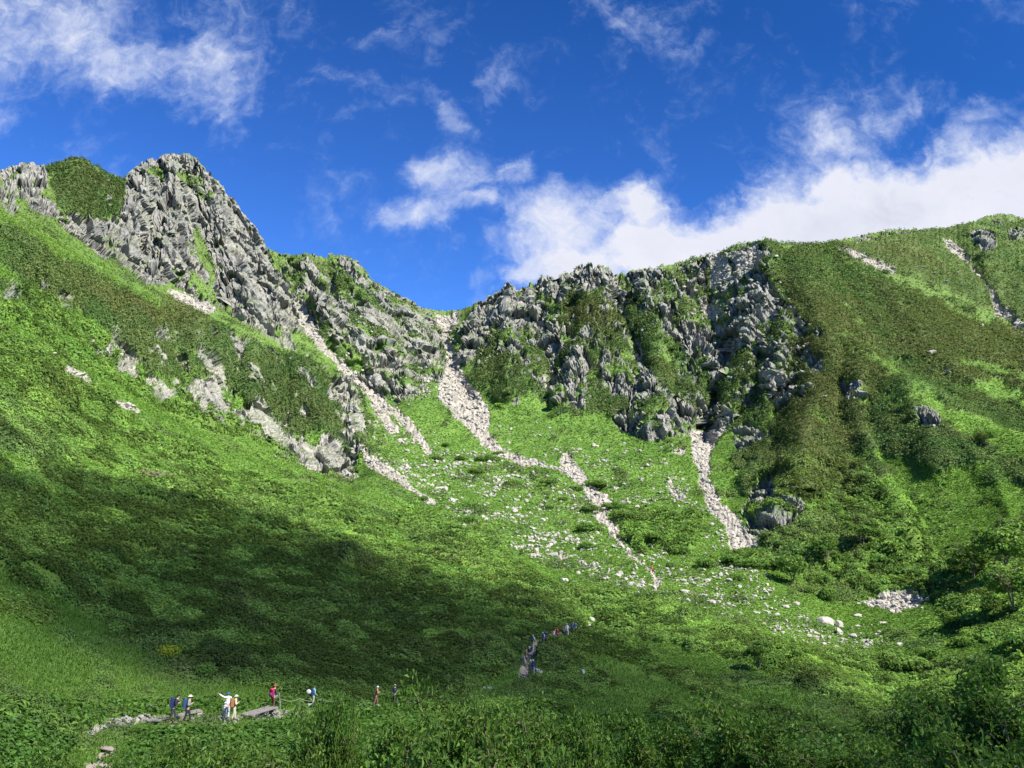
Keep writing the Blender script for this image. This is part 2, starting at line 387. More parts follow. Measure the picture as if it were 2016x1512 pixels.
def line(pts, w):
    pts = list(pts); ws = w if isinstance(w, (list, tuple)) else [w]*len(pts)
    out = np.zeros((MH, MW), np.float32)
    for (a, b), (c, d), wa, wb in zip(pts[:-1], pts[1:], ws[:-1], ws[1:]):
        m = max(wa, wb)*2 + 4
        i0, i1 = max(0, int((min(a, c) - m + MO)/MS)), min(MW, int((max(a, c) + m + MO)/MS) + 1)
        j0, j1 = max(0, int((min(b, d) - m)/MS)), min(MH, int((max(b, d) + m)/MS) + 1)
        X = xx[j0:j1, i0:i1]; Y = yy[j0:j1, i0:i1]
        ex, ey = c - a, d - b; t = np.clip(((X - a)*ex + (Y - b)*ey)/(ex*ex + ey*ey), 0, 1)
        dd = np.hypot(X - a - t*ex, Y - b - t*ey); ww = wa + (wb - wa)*t
        out[j0:j1, i0:i1] = np.maximum(out[j0:j1, i0:i1], np.clip(1.3 - dd/np.maximum(ww, 1)*0.9, 0, 1))
    return out
def blur(A, n):
    k = np.ones(n)/n
    for _ in range(2):
        c = np.cumsum(np.pad(A, ((0, 0), (n//2 + 1, n//2)), mode='edge'), 1); A = (c[:, n:] - c[:, :-n])/n
        c = np.cumsum(np.pad(A, ((n//2 + 1, n//2), (0, 0)), mode='edge'), 0); A = (c[n:] - c[:-n])/n
    return A
def layer(items, b=5):
    A = np.zeros((MH, MW), np.float32)
    for val, pts in items:
        m = poly(pts) if not isinstance(pts, np.ndarray) else pts
        m = blur(m, b)
        A = np.where(val >= 0, np.maximum(A, m*val), A*(1 + m*val)) if np.isscalar(val) else A
    return A
ROCK = layer([
 (.46, [(900,650),(930,620),(1060,552),(1320,530),(1500,480),(1570,600),(1600,700),(1560,800),(1450,845),(1370,850),(1300,875),(1200,820),(1050,790),(940,740)]),
 (.48, [(540,500),(600,497),(640,505),(678,500),(715,520),(735,550),(790,584),(850,610),(880,650),(900,700),(890,760),(830,775),(760,740),(700,700),(640,640),(590,620)]),
 (.88, line([(400,795),(470,825),(560,870),(640,905),(690,935)], [20,24,28,28,12])), (.72, line([(200,690),(290,750),(400,785)], [12,20,24])), (.34, [(190,640),(430,650),(640,720),(715,770),(722,860),(690,935),(600,895),(430,800),(260,720)]),
 (1.0, [(250,350),(290,312),(345,296),(395,314),(432,352),(462,392),(500,448),(530,490),(560,545),(585,610),(600,665),(560,650),(500,625),(440,600),(400,560),(330,560),(290,565),(250,530),(235,440)]),
 (.95, [(0,342),(60,320),(95,330),(90,380),(120,410),(160,425),(210,432),(245,430),(260,520),(300,560),(340,575),(250,532),(180,492),(120,450),(60,410),(10,370)]),
 (.75, [(0,372),(28,385),(38,420),(25,430),(0,410)]), (.85, [(205,350),(222,350),(215,420),(200,430)]),
 (.72, [(330,560),(400,560),(470,600),(560,640),(590,695),(540,670),(500,650),(430,612),(380,590)]),
 (.8, [(600,498),(620,520),(640,600),(690,690),(700,720),(650,640),(600,570)]), (.9, [(660,502),(700,512),(730,550),(735,590),(700,560),(680,540)]),
 (.85, [(640,560),(660,545),(680,580),(690,640),(660,640)]), (.75, [(740,570),(800,600),(850,640),(890,700),(860,700),(800,650),(760,620)]),
 (.8, [(560,560),(600,600),(640,650),(610,640),(570,600)]),
 (.9, [(700,740),(745,735),(830,778),(800,787),(760,775),(740,790),(720,770)]), (.9, [(825,705),(838,688),(850,710),(882,752),(880,768),(850,750),(825,745)]),
 (1.0, [(905,690),(930,612),(945,590),(985,575),(1000,560),(1030,570),(1045,620),(1040,660),(1010,650),(960,655),(930,700),(925,720),(910,725)]),
 (.85, [(1030,570),(1060,550),(1090,560),(1080,620),(1110,690),(1090,730),(1060,690),(1040,640)]),
 (1.0, [(1050,558),(1065,543),(1120,540),(1165,518),(1205,528),(1225,560),(1205,572),(1180,565),(1160,575),(1130,550),(1080,570)]),
 (.8, [(1228,538),(1300,525),(1312,545),(1285,570),(1280,600),(1262,640),(1240,600),(1250,570)]), (.65, [(1320,525),(1500,474),(1520,505),(1490,560),(1440,640),(1400,645),(1370,600),(1385,560),(1340,545)]),
 (.9, [(1420,650),(1440,600),(1480,560),(1510,535),(1530,560),(1510,600),(1500,640),(1475,680),(1440,705),(1415,730),(1420,700)]),
 (.95, [(1325,640),(1355,628),(1385,650),(1430,705),(1425,745),(1400,760),(1395,710),(1365,675),(1335,670)]), (.8, [(1350,545),(1375,540),(1400,560),(1380,570),(1355,570)]),
 (.85, [(1070,735),(1100,708),(1160,700),(1170,720),(1150,750),(1120,785),(1090,785)]), (.85, [(1080,560),(1110,560),(1115,600),(1090,600)]),
 (.9, [(1165,730),(1230,735),(1240,760),(1270,730),(1300,775),(1290,790),(1235,785),(1180,765)]), (.75, [(1170,600),(1200,600),(1210,620),(1180,625)]),
 (.85, [(1190,808),(1230,830),(1265,815),(1270,845),(1308,845),(1306,866),(1270,870),(1225,852)]), (.75, [(1305,812),(1370,795),(1378,830),(1340,838),(1310,830)]),
 (.95, [(1370,815),(1385,800),(1400,830),(1440,815),(1448,835),(1400,850),(1368,846)]), (.7, [(985,780),(1000,760),(1030,790),(1020,800)]), (.7, [(1180,690),(1205,695),(1195,715),(1180,712)]),
 (.7, [(1480,600),(1510,610),(1530,660),(1520,710),(1500,700),(1480,650)]), (.62, [(1560,630),(1600,640),(1600,700),(1575,740),(1560,700)]), (.5, [(1490,690),(1520,700),(1520,740),(1495,740)]),
 (.9, [(1580,690),(1625,700),(1620,740),(1590,735)]), (1.0, [(1645,755),(1695,745),(1705,790),(1665,790)]), (.55, [(1560,760),(1600,760),(1600,790),(1570,790)]),
 (.75, [(1600,650),(1625,648),(1625,665),(1600,670)]), (.42, [(1440,840),(1490,820),(1530,860),(1480,890),(1450,900)]),
 (.7, [(1450,830),(1500,835),(1510,870),(1470,880)]), (.6, [(1455,905),(1495,900),(1500,930),(1470,925)]),
 (.75, [(1480,965),(1530,940),(1540,1000),(1570,990),(1580,1030),(1545,1050),(1500,1060),(1472,1050),(1460,1015)]),
 (.8, [(1795,800),(1850,805),(1850,850),(1820,850)]), (.8, [(1912,452),(1955,455),(1962,495),(1935,500),(1915,480)]), (.8, [(1978,452),(2040,445),(2040,475),(1985,475)]), (.45, [(1940,425),(1970,418),(2016,430),(2016,445),(1930,450)]),
 (.5, [(1650,474),(1800,450),(1830,455),(1700,475)]),
 (1.0, [(575,875),(600,890),(620,868),(640,850),(668,870),(692,940),(640,922),(600,905)]), (1.0, [(480,792),(520,788),(528,830),(488,840)]), (1.0, [(370,752),(445,742),(420,805),(392,782)]),
 (.9, [(295,742),(310,748),(345,780),(320,792),(293,770)]), (.7, [(640,745),(690,740),(705,790),(718,850),(695,870),(680,800),(650,790)]), (.7, [(520,830),(560,850),(560,880),(525,855)]),
 (.6, [(0,560),(28,570),(35,600),(0,600)]), (.6, [(60,545),(92,548),(90,570),(62,572)]), (.6, [(108,570),(140,575),(138,610),(112,605)]), (.8, [(203,675),(222,680),(222,705),(207,705)]), (.7, [(345,700),(375,700),(370,735),(350,730)]),
 (-.5, [(95,332),(150,312),(175,318),(205,345),(243,360),(238,425),(205,425),(190,400),(150,425),(125,400),(105,370)]),
 (-.35, [(1110,575),(1150,580),(1210,590),(1225,620),(1250,680),(1235,720),(1170,700),(1120,690),(1100,640)]),
 (-.4, [(960,680),(1015,700),(1050,760),(1000,790),(950,720)]), (-.4, [(1270,640),(1320,650),(1340,700),(1320,780),(1270,720)]),
 (-.6, [(265,340),(300,330),(380,340),(420,380),(400,400),(360,360),(300,350)]), (-.75, [(380,440),(410,500),(430,560),(415,560),(385,500)]),
 (-.75, [(330,535),(360,530),(410,555),(440,600),(400,590),(350,560)]), (-.7, [(530,492),(552,500),(556,540),(540,530)]),
 (-.6, [(610,505),(650,510),(665,540),(650,560),(625,530)]),
], 3)
SCREE = layer([
 (1.0, [(565,560),(590,600),(612,630),(645,680),(693,735),(755,785),(800,825),(832,858),(836,872),(800,842),(750,800),(690,752),(640,703),(600,655),(585,620)]),
 (.8, line([(735,790),(765,840)], [7, 16])), (.95, line([(820,852),(850,885)], [5, 8])),
 (1.0, [(700,868),(742,900),(800,935),(850,980),(872,1000),(845,1000),(810,975),(770,950),(720,905)]),
 (1.0, [(858,618),(905,612),(905,640),(880,660),(895,700),(930,760),(962,800),(960,850),(1010,895),(1045,920),(1010,912),(955,870),(915,835),(868,790),(862,755),(880,720),(868,670)]),
 (1.0, line([(870,780),(900,815),(950,862),(1005,900)], [7, 8, 7, 8])), (.85, line([(1005,900),(1060,910),(1130,935)], [6, 5, 3])), (.5, line([(965,862),(1010,830)], [4, 2])),
 (.95, line([(960,862),(1000,895),(1060,912),(1112,925),(1160,955)], [9, 8, 7, 6, 7])), (.9, line([(1112,908),(1150,950),(1190,985),(1180,1000),(1203,1040),(1232,1078),(1262,1105),(1288,1125)], [11, 16, 20, 18, 11, 8, 6, 6])), (1.0, line([(1200,1040),(1232,1078),(1262,1105),(1286,1128),(1292,1158)], [8, 6, 6, 7, 16])),
 (1.0, [(1362,842),(1380,850),(1440,838),(1408,878),(1396,905),(1394,935),(1415,985),(1460,1030),(1492,1075),(1460,1065),(1440,1082),(1432,1052),(1395,1005),(1380,960),(1368,900)]),
 (.95, [(325,572),(380,588),(415,600),(428,618),(400,620),(355,602)]), (.85, line([(1650,490),(1700,512),(1755,535)], [5, 8, 8])), (.9, line([(1868,478),(1905,510),(1940,560),(1965,610),(2016,655)], [12, 7, 6, 11, 7])),
 (.8, line([(1212,590),(1240,640),(1262,690)], [7, 4, 4])), (.8, [(1375,595),(1420,600),(1440,645),(1415,660),(1385,625)]), (.85, line([(1068,740),(1082,785)], 4)), (.35, [(1185,835),(1215,845),(1240,880),(1215,880)]),
 (.5, line([(1320,925),(1325,965),(1350,990)], [6, 12, 14])), (.9, line([(130,728),(165,752)], [7, 8])), (.8, line([(165,752),(205,782),(250,800),(292,828)], [5, 4, 5, 4])), (.75, line([(1020,1085),(1110,1090)], [5, 9])),
 (.6, line([(1135,1100),(1200,1130),(1290,1158),(1350,1175)], [4, 5, 8, 4])), (.55, line([(1000,1045),(1080,1065)], [6, 9])), (.5, line([(860,918),(905,935)], 6)), (.55, line([(1305,885),(1345,895)], [3, 9])),
 (.85, line([(1540,915),(1580,905)], [6, 8])), (.7, [(1690,1195),(1740,1175),(1800,1165),(1825,1180),(1820,1200),(1760,1215)]), (.6, line([(65,560),(80,572)], 6)),
 (.45, [(1400,500),(1500,480),(1500,520),(1440,560),(1440,600),(1400,580)]), (.6, line([(1830,610),(1900,640)], 3)), (.95, line([(175,1446),(240,1424),(300,1417),(420,1415),(560,1402)], [12, 10, 8, 8, 6])), (.9, line([(170,1512),(225,1470)], [20, 14])),
 (.8, line([(1030,1322),(1043,1300),(1048,1270),(1090,1250),(1140,1238),(1168,1222)], [9, 5, 4, 3, 3, 6])), (.55, line([(560,1400),(700,1388),(800,1380)], 4)),
], 3)
PINE = layer([
 (.95, [(0,440),(60,490),(150,520),(300,595),(430,645),(520,695),(640,725),(705,770),(722,860),(690,905),(640,850),(560,850),(480,780),(400,740),(280,725),(180,640),(90,570),(0,520)], ),
 (.95, [(95,332),(150,312),(175,318),(205,345),(243,360),(240,425),(200,430),(150,425),(120,400)]),
 (.6, [(930,610),(1060,552),(1320,530),(1500,480),(1560,600),(1600,700),(1560,800),(1450,840),(1370,840),(1300,870),(1200,820),(1060,780),(1000,790),(930,740)]),
 (.45, [(540,500),(640,505),(735,550),(850,610),(880,650),(900,700),(890,760),(760,740),(640,640)]),
 (.95, [(1100,575),(1210,590),(1250,690),(1200,720),(1110,690)]), (.95, [(950,680),(1015,700),(1060,770),(1000,795),(930,750)]),
 (.85, [(1500,478),(1650,478),(1800,455),(2040,425),(2200,450),(2200,1000),(1900,930),(1750,900),(1700,1120),(1560,1100),(1490,1060),(1470,960),(1440,900),(1550,800),(1580,640)]),
 (-.95, line([(1640,655),(1720,705),(1800,765),(1900,835),(2016,885)], [7, 9, 12, 16, 24])), (-.9, line([(1760,540),(1900,600),(2016,650),(2200,720)], [10, 18, 14, 14])),
 (-.7, line([(1700,800),(1740,900),(1790,990),(1850,1060)], [9, 14, 22, 28])), (-.6, [(1880,700),(2016,720),(2100,780),(2100,850),(1960,800)]),
 (-.9, [(1860,905),(1960,905),(2060,1000),(2060,1130),(1850,1120),(1800,960)]), (-.7, line([(1590,1010),(1800,1010)], 30)),
], 7)
SHRUB = layer([
 (1.0, [(-200,880),(0,930),(200,960),(330,975),(560,1050),(850,1085),(1100,1155),(1180,1225),(1160,1300),(1060,1310),(1030,1290),(900,1400),(560,1372),(400,1325),(330,1310),(230,1265),(170,1215),(60,1165),(0,1140),(-200,1040)]),
 (.62, [(-200,560),(0,640),(100,690),(230,800),(330,845),(480,900),(600,950),(760,1000),(900,1040),(1100,1135),(560,1050),(330,975),(200,960),(0,930),(-200,880)]),
 (.85, [(0,560),(180,640),(260,730),(430,800),(560,870),(680,935),(640,935),(430,850),(230,760),(100,680),(0,620)]),
 (.95, [(1490,1060),(1560,1100),(1640,1140),(1700,1185),(1830,1185),(1860,1100),(1780,990),(1700,920),(1560,900),(1480,960)]),
 (.85, [(1100,1150),(1300,1195),(1430,1240),(1560,1275),(1700,1310),(1900,1310),(2200,1290),(2200,1480),(1900,1480),(1740,1420),(1560,1350),(1440,1300),(1290,1260),(1180,1225)]),
 (1.0, [(1170,1228),(1300,1270),(1440,1320),(1560,1370),(1700,1425),(1760,1440),(1700,1470),(1500,1420),(1350,1350),(1200,1290),(1080,1290),(1080,1250)]),
 (.8, [(1850,1100),(2200,1000),(2200,1290),(2016,1290),(1900,1270),(1830,1190)]),
 (.85, [(1200,990),(1260,1000),(1380,1020),(1400,1055),(1330,1090),(1260,1090),(1225,1050)]), (.8, [(900,1040),(1000,1080),(1020,1060),(960,1035)]),
 (.8, [(1440,1085),(1520,1100),(1560,1120),(1500,1130),(1440,1120)]), (.7, [(1380,1100),(1410,1105),(1400,1135),(1375,1125)]), (.6, [(680,870),(720,900),(700,930),(690,900)]),
 (.55, [(-200,1040),(0,1160),(60,1180),(120,1230),(60,1240),(-200,1120)]), (.7, [(940,1360),(1160,1300),(1220,1340),(1080,1420),(900,1420)]), (.5, [(1280,1330),(1500,1430),(1450,1470),(1280,1400)]),
 (-1.0, line([(1250,1266),(1330,1292),(1400,1320),(1500,1358),(1600,1388),(1720,1415)], [6, 20, 30, 32, 24, 5])), (-.9, line([(1200,1300),(1330,1370),(1450,1430)], [14, 20, 24])),
 (-.6, [(230,790),(330,830),(560,930),(800,1010),(760,1030),(500,930),(300,850)]), (-.7, [(1560,1200),(1700,1230),(1850,1290),(1700,1290),(1500,1250)]),
 (-1.0, line([(1030,1320),(1045,1300),(1048,1270),(1090,1252),(1140,1240),(1168,1224)], [14, 9, 5, 4, 4, 7])),
 (-.9, line([(560,1400),(700,1388),(900,1372),(1030,1320)], [9, 6, 5, 6])), (-.5, [(1900,1290),(2016,1310),(1900,1340),(1800,1320)]),
], 5)
PALE = layer([(1.0, [(200,660),(450,720),(640,740),(720,790),(730,940),(600,930),(430,830),(260,790)]), (.8, [(330,560),(600,680),(850,700),(900,760),(760,800),(600,760),(430,620)]), (.5, [(0,340),(90,330),(90,400),(260,540),(0,400)])], 25)
BROWN = layer([(1.0, [(170,560),(330,592),(430,645),(300,645),(200,600)]), (.8, [(1100,575),(1210,590),(1230,640),(1180,650),(1110,640)]), (.7, [(1750,630),(1900,640),(1880,690),(1760,660)]),
 (.7, [(1560,780),(1700,860),(1690,960),(1560,900)]), (.6, [(1500,900),(1680,900),(1700,1000),(1550,990)]), (.5, [(30,470),(150,520),(250,600),(120,600)]), (.6, [(0,760),(160,720),(140,820)]), (.75, [(1540,560),(1700,600),(1760,760),(1640,900),(1560,880)]), (.6, [(1720,560),(2040,640),(2040,760),(1880,760),(1760,690)]), (.6, [(1640,480),(1800,470),(1900,560),(1760,520)])], 15)

def sample(A, u, v):
    x = np.clip((u + MO)/MS, 0, MW - 1.001); y = np.clip(v/MS, 0, MH - 1.001)
    i = x.astype(int); j = y.astype(int); fx = x - i; fy = y - j
    return (A[j, i]*(1-fx) + A[j, i+1]*fx)*(1-fy) + (A[j+1, i]*(1-fx) + A[j+1, i+1]*fx)*fy

Pf = P.reshape(-1, 3); Uf = UP.ravel(); Vf = VP.ravel(); Df = np.hypot(Pf[:, 0], Pf[:, 1]); Tf = T0.ravel()
# ragged edges: warp the look-up by noise tied to the ground
sc_ = 14.0/np.clip(Df, 60, 700)
q = np.stack([Uf/22, Vf/22, 0*Uf], 1)
w1 = fbm(q, 4, 0.6, 31)*13; w2 = fbm(q + 77, 4, 0.6, 32)*13
su, sv = Uf + w1, Vf + w2
rockd = sample(ROCK, Uf + w1*.6, Vf + w2*.6); screed = sample(SCREE, Uf + w1*.8, Vf + w2*.5); pine = sample(PINE, su, sv); shrub = sample(SHRUB, su, sv); brown = sample(BROWN, su, sv); pale = sample(PALE, su, sv)
LOW = np.clip(sample(layer([(1.0, [(1150,1225),(1300,1260),(1500,1330),(1760,1400),(1800,1480),(1500,1480),(1200,1400),(1060,1330)]), (.6, [(1290,1200),(1500,1262),(1760,1390),(1620,1380),(1300,1265)])], 15), Uf, Vf), 0, 1)
inmap = (Uf > -200) & (Uf < 2250) & (Tf < TSKY + .6)
# lean of the slabs and anisotropic noise decide where rock breaks through
lean = np.interp(Uf, [0, 250, 450, 700, 900, 1100, 1400, 2016], [.10, .25, .42, .35, .0, -.05, .30, .2])
Pr = np.stack([Pf[:, 0] + lean*Pf[:, 2], Pf[:, 1]*.6, Pf[:, 2]*.28], 1)
nb = fbm(Pr/11.0, 3, 0.6, 41)*1.35 + fbm(Pr/3.1, 3, 0.65, 44)*1.25
rock = smooth(rockd + nb*0.52 - 0.5, -.07, .07)
rock = np.where(rockd < .05, 0, rock)
ns = fbm(Pf/np.array([9.0, 9.0, 9.0])*(200/np.clip(Df, 100, 700))[:, None], 4, .7, 43)
scree = smooth(screed + ns*.8 - .50, -.06, .06); scree = np.where(screed < .08, 0, scree)
rock = rock*(1 - scree*.85)
pine = smooth(pine + fbm(Pf/15.0, 5, .72, 51)*1.5 - .45, -.3, .3)*(1 - scree)*(1 - rock)
shr_raw = shrub + fbm(Pf/7.0, 4, .6, 52)*.75 - .42
shrub = smooth(shr_raw, -.08, .10)*(1 - scree)*(1 - rock); shr_h = smooth(shr_raw, -.02, .5)*(1 - scree)*(1 - rock)
shrub = np.where(Df < 38, .3, shrub)
del q, w1, w2, su, sv, ns, nb

# ---- normals of the base sheet
def grid_normals(G):
    du = np.gradient(G, axis=0); dv = np.gradient(G, axis=1)
    n = np.cross(du, dv); n /= np.linalg.norm(n, axis=-1, keepdims=True) + 1e-9
    n[n[..., 2] < -0.2] *= -1
    return n
Nb = grid_normals(P)
s_ = np.sign((Nb*(-P)).sum(-1)); Nf = Nb.reshape(-1, 3)
Nf = np.where((Nf[:, 2:3] < 0), -Nf, Nf)
edge = smooth(Tf, TSKY + 1.2, TSKY + .1)      # calm the far side
bushid = np.zeros(len(Pf)); disp = np.zeros(len(Pf)); tone = np.zeros(len(Pf))
ksz = np.clip(Df/450.0, .35, 1.25)
# broad undulation
disp += fbm(Pf/38.0, 3, .5, 61)*np.clip(Df/90.0, .15, 2.6)*smooth(Df, 25, 80)
disp += fbm(Pf/6.0, 3, .5, 62)*np.clip(Df/400, .06, .5)*(1 - rock)
# rock: slabs at three sizes, each with its own tilt and step
mk = (rock > .02) & (Tf < TSKY + 1)
Q = Pr[mk]; kk = ksz[mk]
hsum = np.zeros(mk.sum())
for size, amp, sd in ((18.0, 9.0, 1), (8.5, 5.0, 2), (3.6, 1.1, 3), (1.4, .28, 4)):
    f1, f2, r, off = voronoi(Q/(size*.75), sd*7)
    tilt = (r[:, :3] - .5)*np.array([1.7, .8, 1.0])
    hh = (r[:, 3] - .5)*.95 + (tilt*off).sum(1)*.75
    crack = smooth(f2 - f1, .0, .13)
    hsum += amp*(hh + (crack - 1)*.35)*np.where(size > 9, np.clip(kk, .4, 1.1), np.clip(kk, .35, 1.0))
    if sd == 2: tone[mk] = r[:, 0]*.6
    if sd == 3: tone[mk] += r[:, 0]*.4
f1, f2, r, off = voronoi(Q*np.array([1, .7, .32])/3.6, 55)       # long upright ribs and the joints between them
hsum += (1.7*(r[:, 3] - .5) - 1.3*(1 - smooth(f2 - f1, 0, .14)))*kk
hsum += fbm(Q/1.6, 3, .6, 64)*.22*kk
disp[mk] += hsum*rock[mk] + 1.2*rock[mk]*kk
# scree: blocky rubble
mk = (scree > .02) & (rock < .5)
f1, f2, r, off = voronoi(Pf[mk]/(1.1*np.clip(Df[mk]/260, .45, 2.0))[:, None], 77)
disp[mk] += ((.5 - f1)*1.2 + (r[:, 3] - .5)*.6)*scree[mk]*np.clip(Df[mk]/330, .3, 1.5) - .3*scree[mk]
tone[mk] = r[:, 0]
# shrubs: rounded crowns packed shoulder to shoulder, sizes mixed
mk = (shrub > .03)
qs = Pf[mk] + fbm(Pf[mk]/2.2, 2, .5, 70)[:, None]*.7
f1, f2, r, off = voronoi(qs*np.array([1, 1, .6])/3.6, 81)
g1, g2, r2, off2 = voronoi(qs*np.array([1, 1, .6])/1.5, 82)
big = smooth(fbm(Pf[mk]/16, 2, .5, 71), -.3, .3)
dome = np.sqrt(np.clip(1 - (f1/.85)**2, 0, 1))*(.5 + r[:, 3]*1.3)*(.75 + .6*big) + np.sqrt(np.clip(1 - g1**2, 0, 1))*.6
disp[mk] += (dome*.9 - .15)*shr_h[mk]*np.clip(Df[mk]/150, .4, 1.6)*(1 - .72*LOW[mk])
tone[mk] = r[:, 0]*.7 + r2[:, 0]*.3; bushid[mk] = r[:, 1] - .5 + (r2[:, 1] - .5)*.6
# dwarf pine: low, tight cushions
mk = (pine > .03)
f1, f2, r, off = voronoi((Pf[mk] + fbm(Pf[mk]/4, 2, .5, 72)[:, None]*1.2)*np.array([1, 1, .7])/4.2, 91)
g1, g2, r2, off2 = voronoi(Pf[mk]*np.array([1, 1, .7])/1.9, 92)
disp[mk] += (np.sqrt(np.clip(1 - f1**2, 0, 1))*1.1*(.5 + r[:, 3]) + np.sqrt(np.clip(1 - g1**2, 0, 1))*.6)*pine[mk]*np.clip(Df[mk]/330, .5, 1.3)
tone[mk] = np.maximum(tone[mk]*(1 - pine[mk]), (r[:, 0]*.6 + r2[:, 0]*.4))
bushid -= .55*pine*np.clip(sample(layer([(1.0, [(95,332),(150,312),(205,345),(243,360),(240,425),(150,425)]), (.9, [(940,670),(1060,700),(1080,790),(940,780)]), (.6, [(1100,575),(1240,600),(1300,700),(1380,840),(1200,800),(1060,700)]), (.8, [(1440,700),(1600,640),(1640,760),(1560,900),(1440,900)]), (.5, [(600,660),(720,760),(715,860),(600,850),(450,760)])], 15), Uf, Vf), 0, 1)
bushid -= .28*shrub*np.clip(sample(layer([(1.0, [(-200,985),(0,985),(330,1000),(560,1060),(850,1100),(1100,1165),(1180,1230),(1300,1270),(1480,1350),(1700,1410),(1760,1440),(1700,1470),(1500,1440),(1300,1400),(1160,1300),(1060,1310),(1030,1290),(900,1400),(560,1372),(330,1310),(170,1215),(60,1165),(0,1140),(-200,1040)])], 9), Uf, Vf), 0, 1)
disp *= edge*smooth(Df, 9, 20)
# push rock mostly outward, towards open air, so the skyline keeps its shape
dirv = Nf.copy(); tow = -Pf/np.linalg.norm(Pf, axis=1, keepdims=True)
near_sky = np.maximum(smooth(Tf, TSKY - .9, TSKY - .05)*.75, rock*.5)[:, None]
dirv = dirv*(1 - near_sky) + tow*near_sky; dirv /= np.linalg.norm(dirv, axis=1, keepdims=True)
Pf2 = Pf + dirv*disp[:, None]
P = Pf2.reshape(NU, NR, 3)
Nrm = grid_normals(P).reshape(-1, 3); Nrm = np.where((Nrm[:, 2:3] < -.1), -Nrm, Nrm)
UF, VF = project(Pf2)
# visible from the camera (with a margin for a step to the side)?
elev = (P[..., 2]/np.hypot(P[..., 0], P[..., 1]))
cm = np.maximum.accumulate(elev, axis=1)
vis = (elev >= cm - .006).ravel() & (Tf < TSKY + .3)

# ------------------------------------------------------------------ materials
def mat(name):
    m = bpy.data.materials.new(name); m.use_nodes = True
    t = NT(m.node_tree); t.n.clear()
    return m, t
def finish(t, shader):
    o = t.n.new('ShaderNodeOutputMaterial'); t.put(o.inputs[0], shader)

GRASS_A, GRASS_B = (.130, .225, .045), (.095, .175, .034)
SHRUB_A, SHRUB_B = (.080, .160, .030), (.150, .240, .042)
PINE_A, PINE_B = (.085, .125, .042), (.130, .175, .055)
ROCK_A, ROCK_B, ROCK_C = (.21, .21, .205), (.37, .355, .315), (.15, .15, .155)
def terrain_mat():
    m, t = mat('mountain ground')
    geo = t.n.new('ShaderNodeNewGeometry'); pos = geo.outputs['Position']
    rk = t.attr('rock').outputs['Fac']; scr = t.attr('scree').outputs['Fac']; pn = t.attr('pine').outputs['Fac']; sh = t.attr('shrub').outputs['Fac']
    tn = t.attr('tone').outputs['Fac']; br = t.attr('brown').outputs['Fac']
    n1 = t.noise(pos, .035, 5, .6); n2 = t.noise(pos, .25, 5, .65); n3 = t.noise(pos, 1.6, 4, .7)
    g = t.mix(t.rng(n1, .38, .62), GRASS_A, GRASS_B)
    g = t.mix(t.m('MULTIPLY', t.rng(n2, .46, .66), .6), g, (.040, .105, .018))
    g = t.mix(t.m('MULTIPLY', t.rng(n3, .52, .70), .55), g, (.13, .235, .045))
    s = t.mix(tn, SHRUB_A, SHRUB_B)
    s = t.mix(t.rng(n3, .4, .6), t.mix(1.0, s, (.55, .55, .55), 'MULTIPLY'), s)
    p = t.mix(tn, PINE_A, PINE_B)
    p = t.mix(t.m('MULTIPLY', t.rng(n1, .45, .6), .55), p, (.050, .115, .020))
    p = t.mix(t.m('MULTIPLY', br, .6), p, (.105, .092, .036))
    p = t.mix(t.rng(n3, .38, .62), t.mix(1.0, p, (.5, .5, .5), 'MULTIPLY'), p)
    mp = t.node('ShaderNodeMapping', None, Vector=pos, Rotation=(0, math.radians(14), 0), Scale=(1, 1, .3)).outputs[0]
    r1 = t.noise(mp, .5, 6, .7, .6); r2 = t.noise(pos, .09, 4, .6); r3 = t.noise(mp, 2.2, 4, .7)
    r = t.mix(t.rng(r1, .35, .65), ROCK_A, ROCK_B)
    r = t.mix(t.m('MULTIPLY', t.rng(r2, .45, .65), .5), r, ROCK_C)
    r = t.mix(t.m('MULTIPLY', t.rng(r3, .34, .50, 1, 0), .6), r, (.07, .07, .07))
    r = t.mix(t.m('MULTIPLY', t.rng(tn, .5, 1.0), .45), r, (.36, .33, .26))
    r = t.mix(t.m('MULTIPLY', t.rng(tn, .45, .0), .6), r, (.15, .15, .155))
    r = t.mix(t.m('MULTIPLY', t.attr('pale').outputs['Fac'], .4), r, (.50, .47, .40))
    r = t.mix(t.m('MULTIPLY', t.rng(r3, .34, .48, 1, 0), .6), r, (.07, .07, .065))
    # ledges gather grass and lichen where the face lies back
    nz = t.node('ShaderNodeSeparateXYZ', None, Vector=geo.outputs['Normal']).outputs[2]
    led = t.m('MULTIPLY', t.rng(t.m('ADD', nz, t.m('MULTIPLY', n3, .4)), .74, .98), t.rng(r2, .38, .50))
    r = t.mix(t.m('MULTIPLY', led, .85), r, (.085, .125, .030))
    zz = t.node('ShaderNodeSeparateXYZ', None, Vector=pos).outputs[2]
    g = t.mix(t.m('MULTIPLY', t.rng(zz, 70, 190), .7), g, (.115, .165, .052))
    c = t.mix(sh, g, s); c = t.mix(pn, c, p)
    sc = t.mix(tn, (.25, .23, .20), (.42, .385, .335)); sc = t.mix(t.m('MULTIPLY', t.rng(n3, .34, .52, 1, 0), .8), sc, (.10, .11, .06))
    c = t.mix(scr, c, sc); c = t.mix(rk, c, r)
    bh = t.m('ADD', t.m('MULTIPLY', n3, .6), t.m('MULTIPLY', r3, t.m('MULTIPLY', rk, 1.2)))
    bump = t.node('ShaderNodeBump', None, Strength=.8, Distance=.55, Height=bh)
    d = t.node('ShaderNodeBsdfPrincipled', None, Base_Color=c, Roughness=.92, Normal=bump.outputs[0])
    d.inputs['Specular IOR Level'].default_value = .12
    finish(t, d.outputs[0]); return m
M_TERR = terrain_mat()
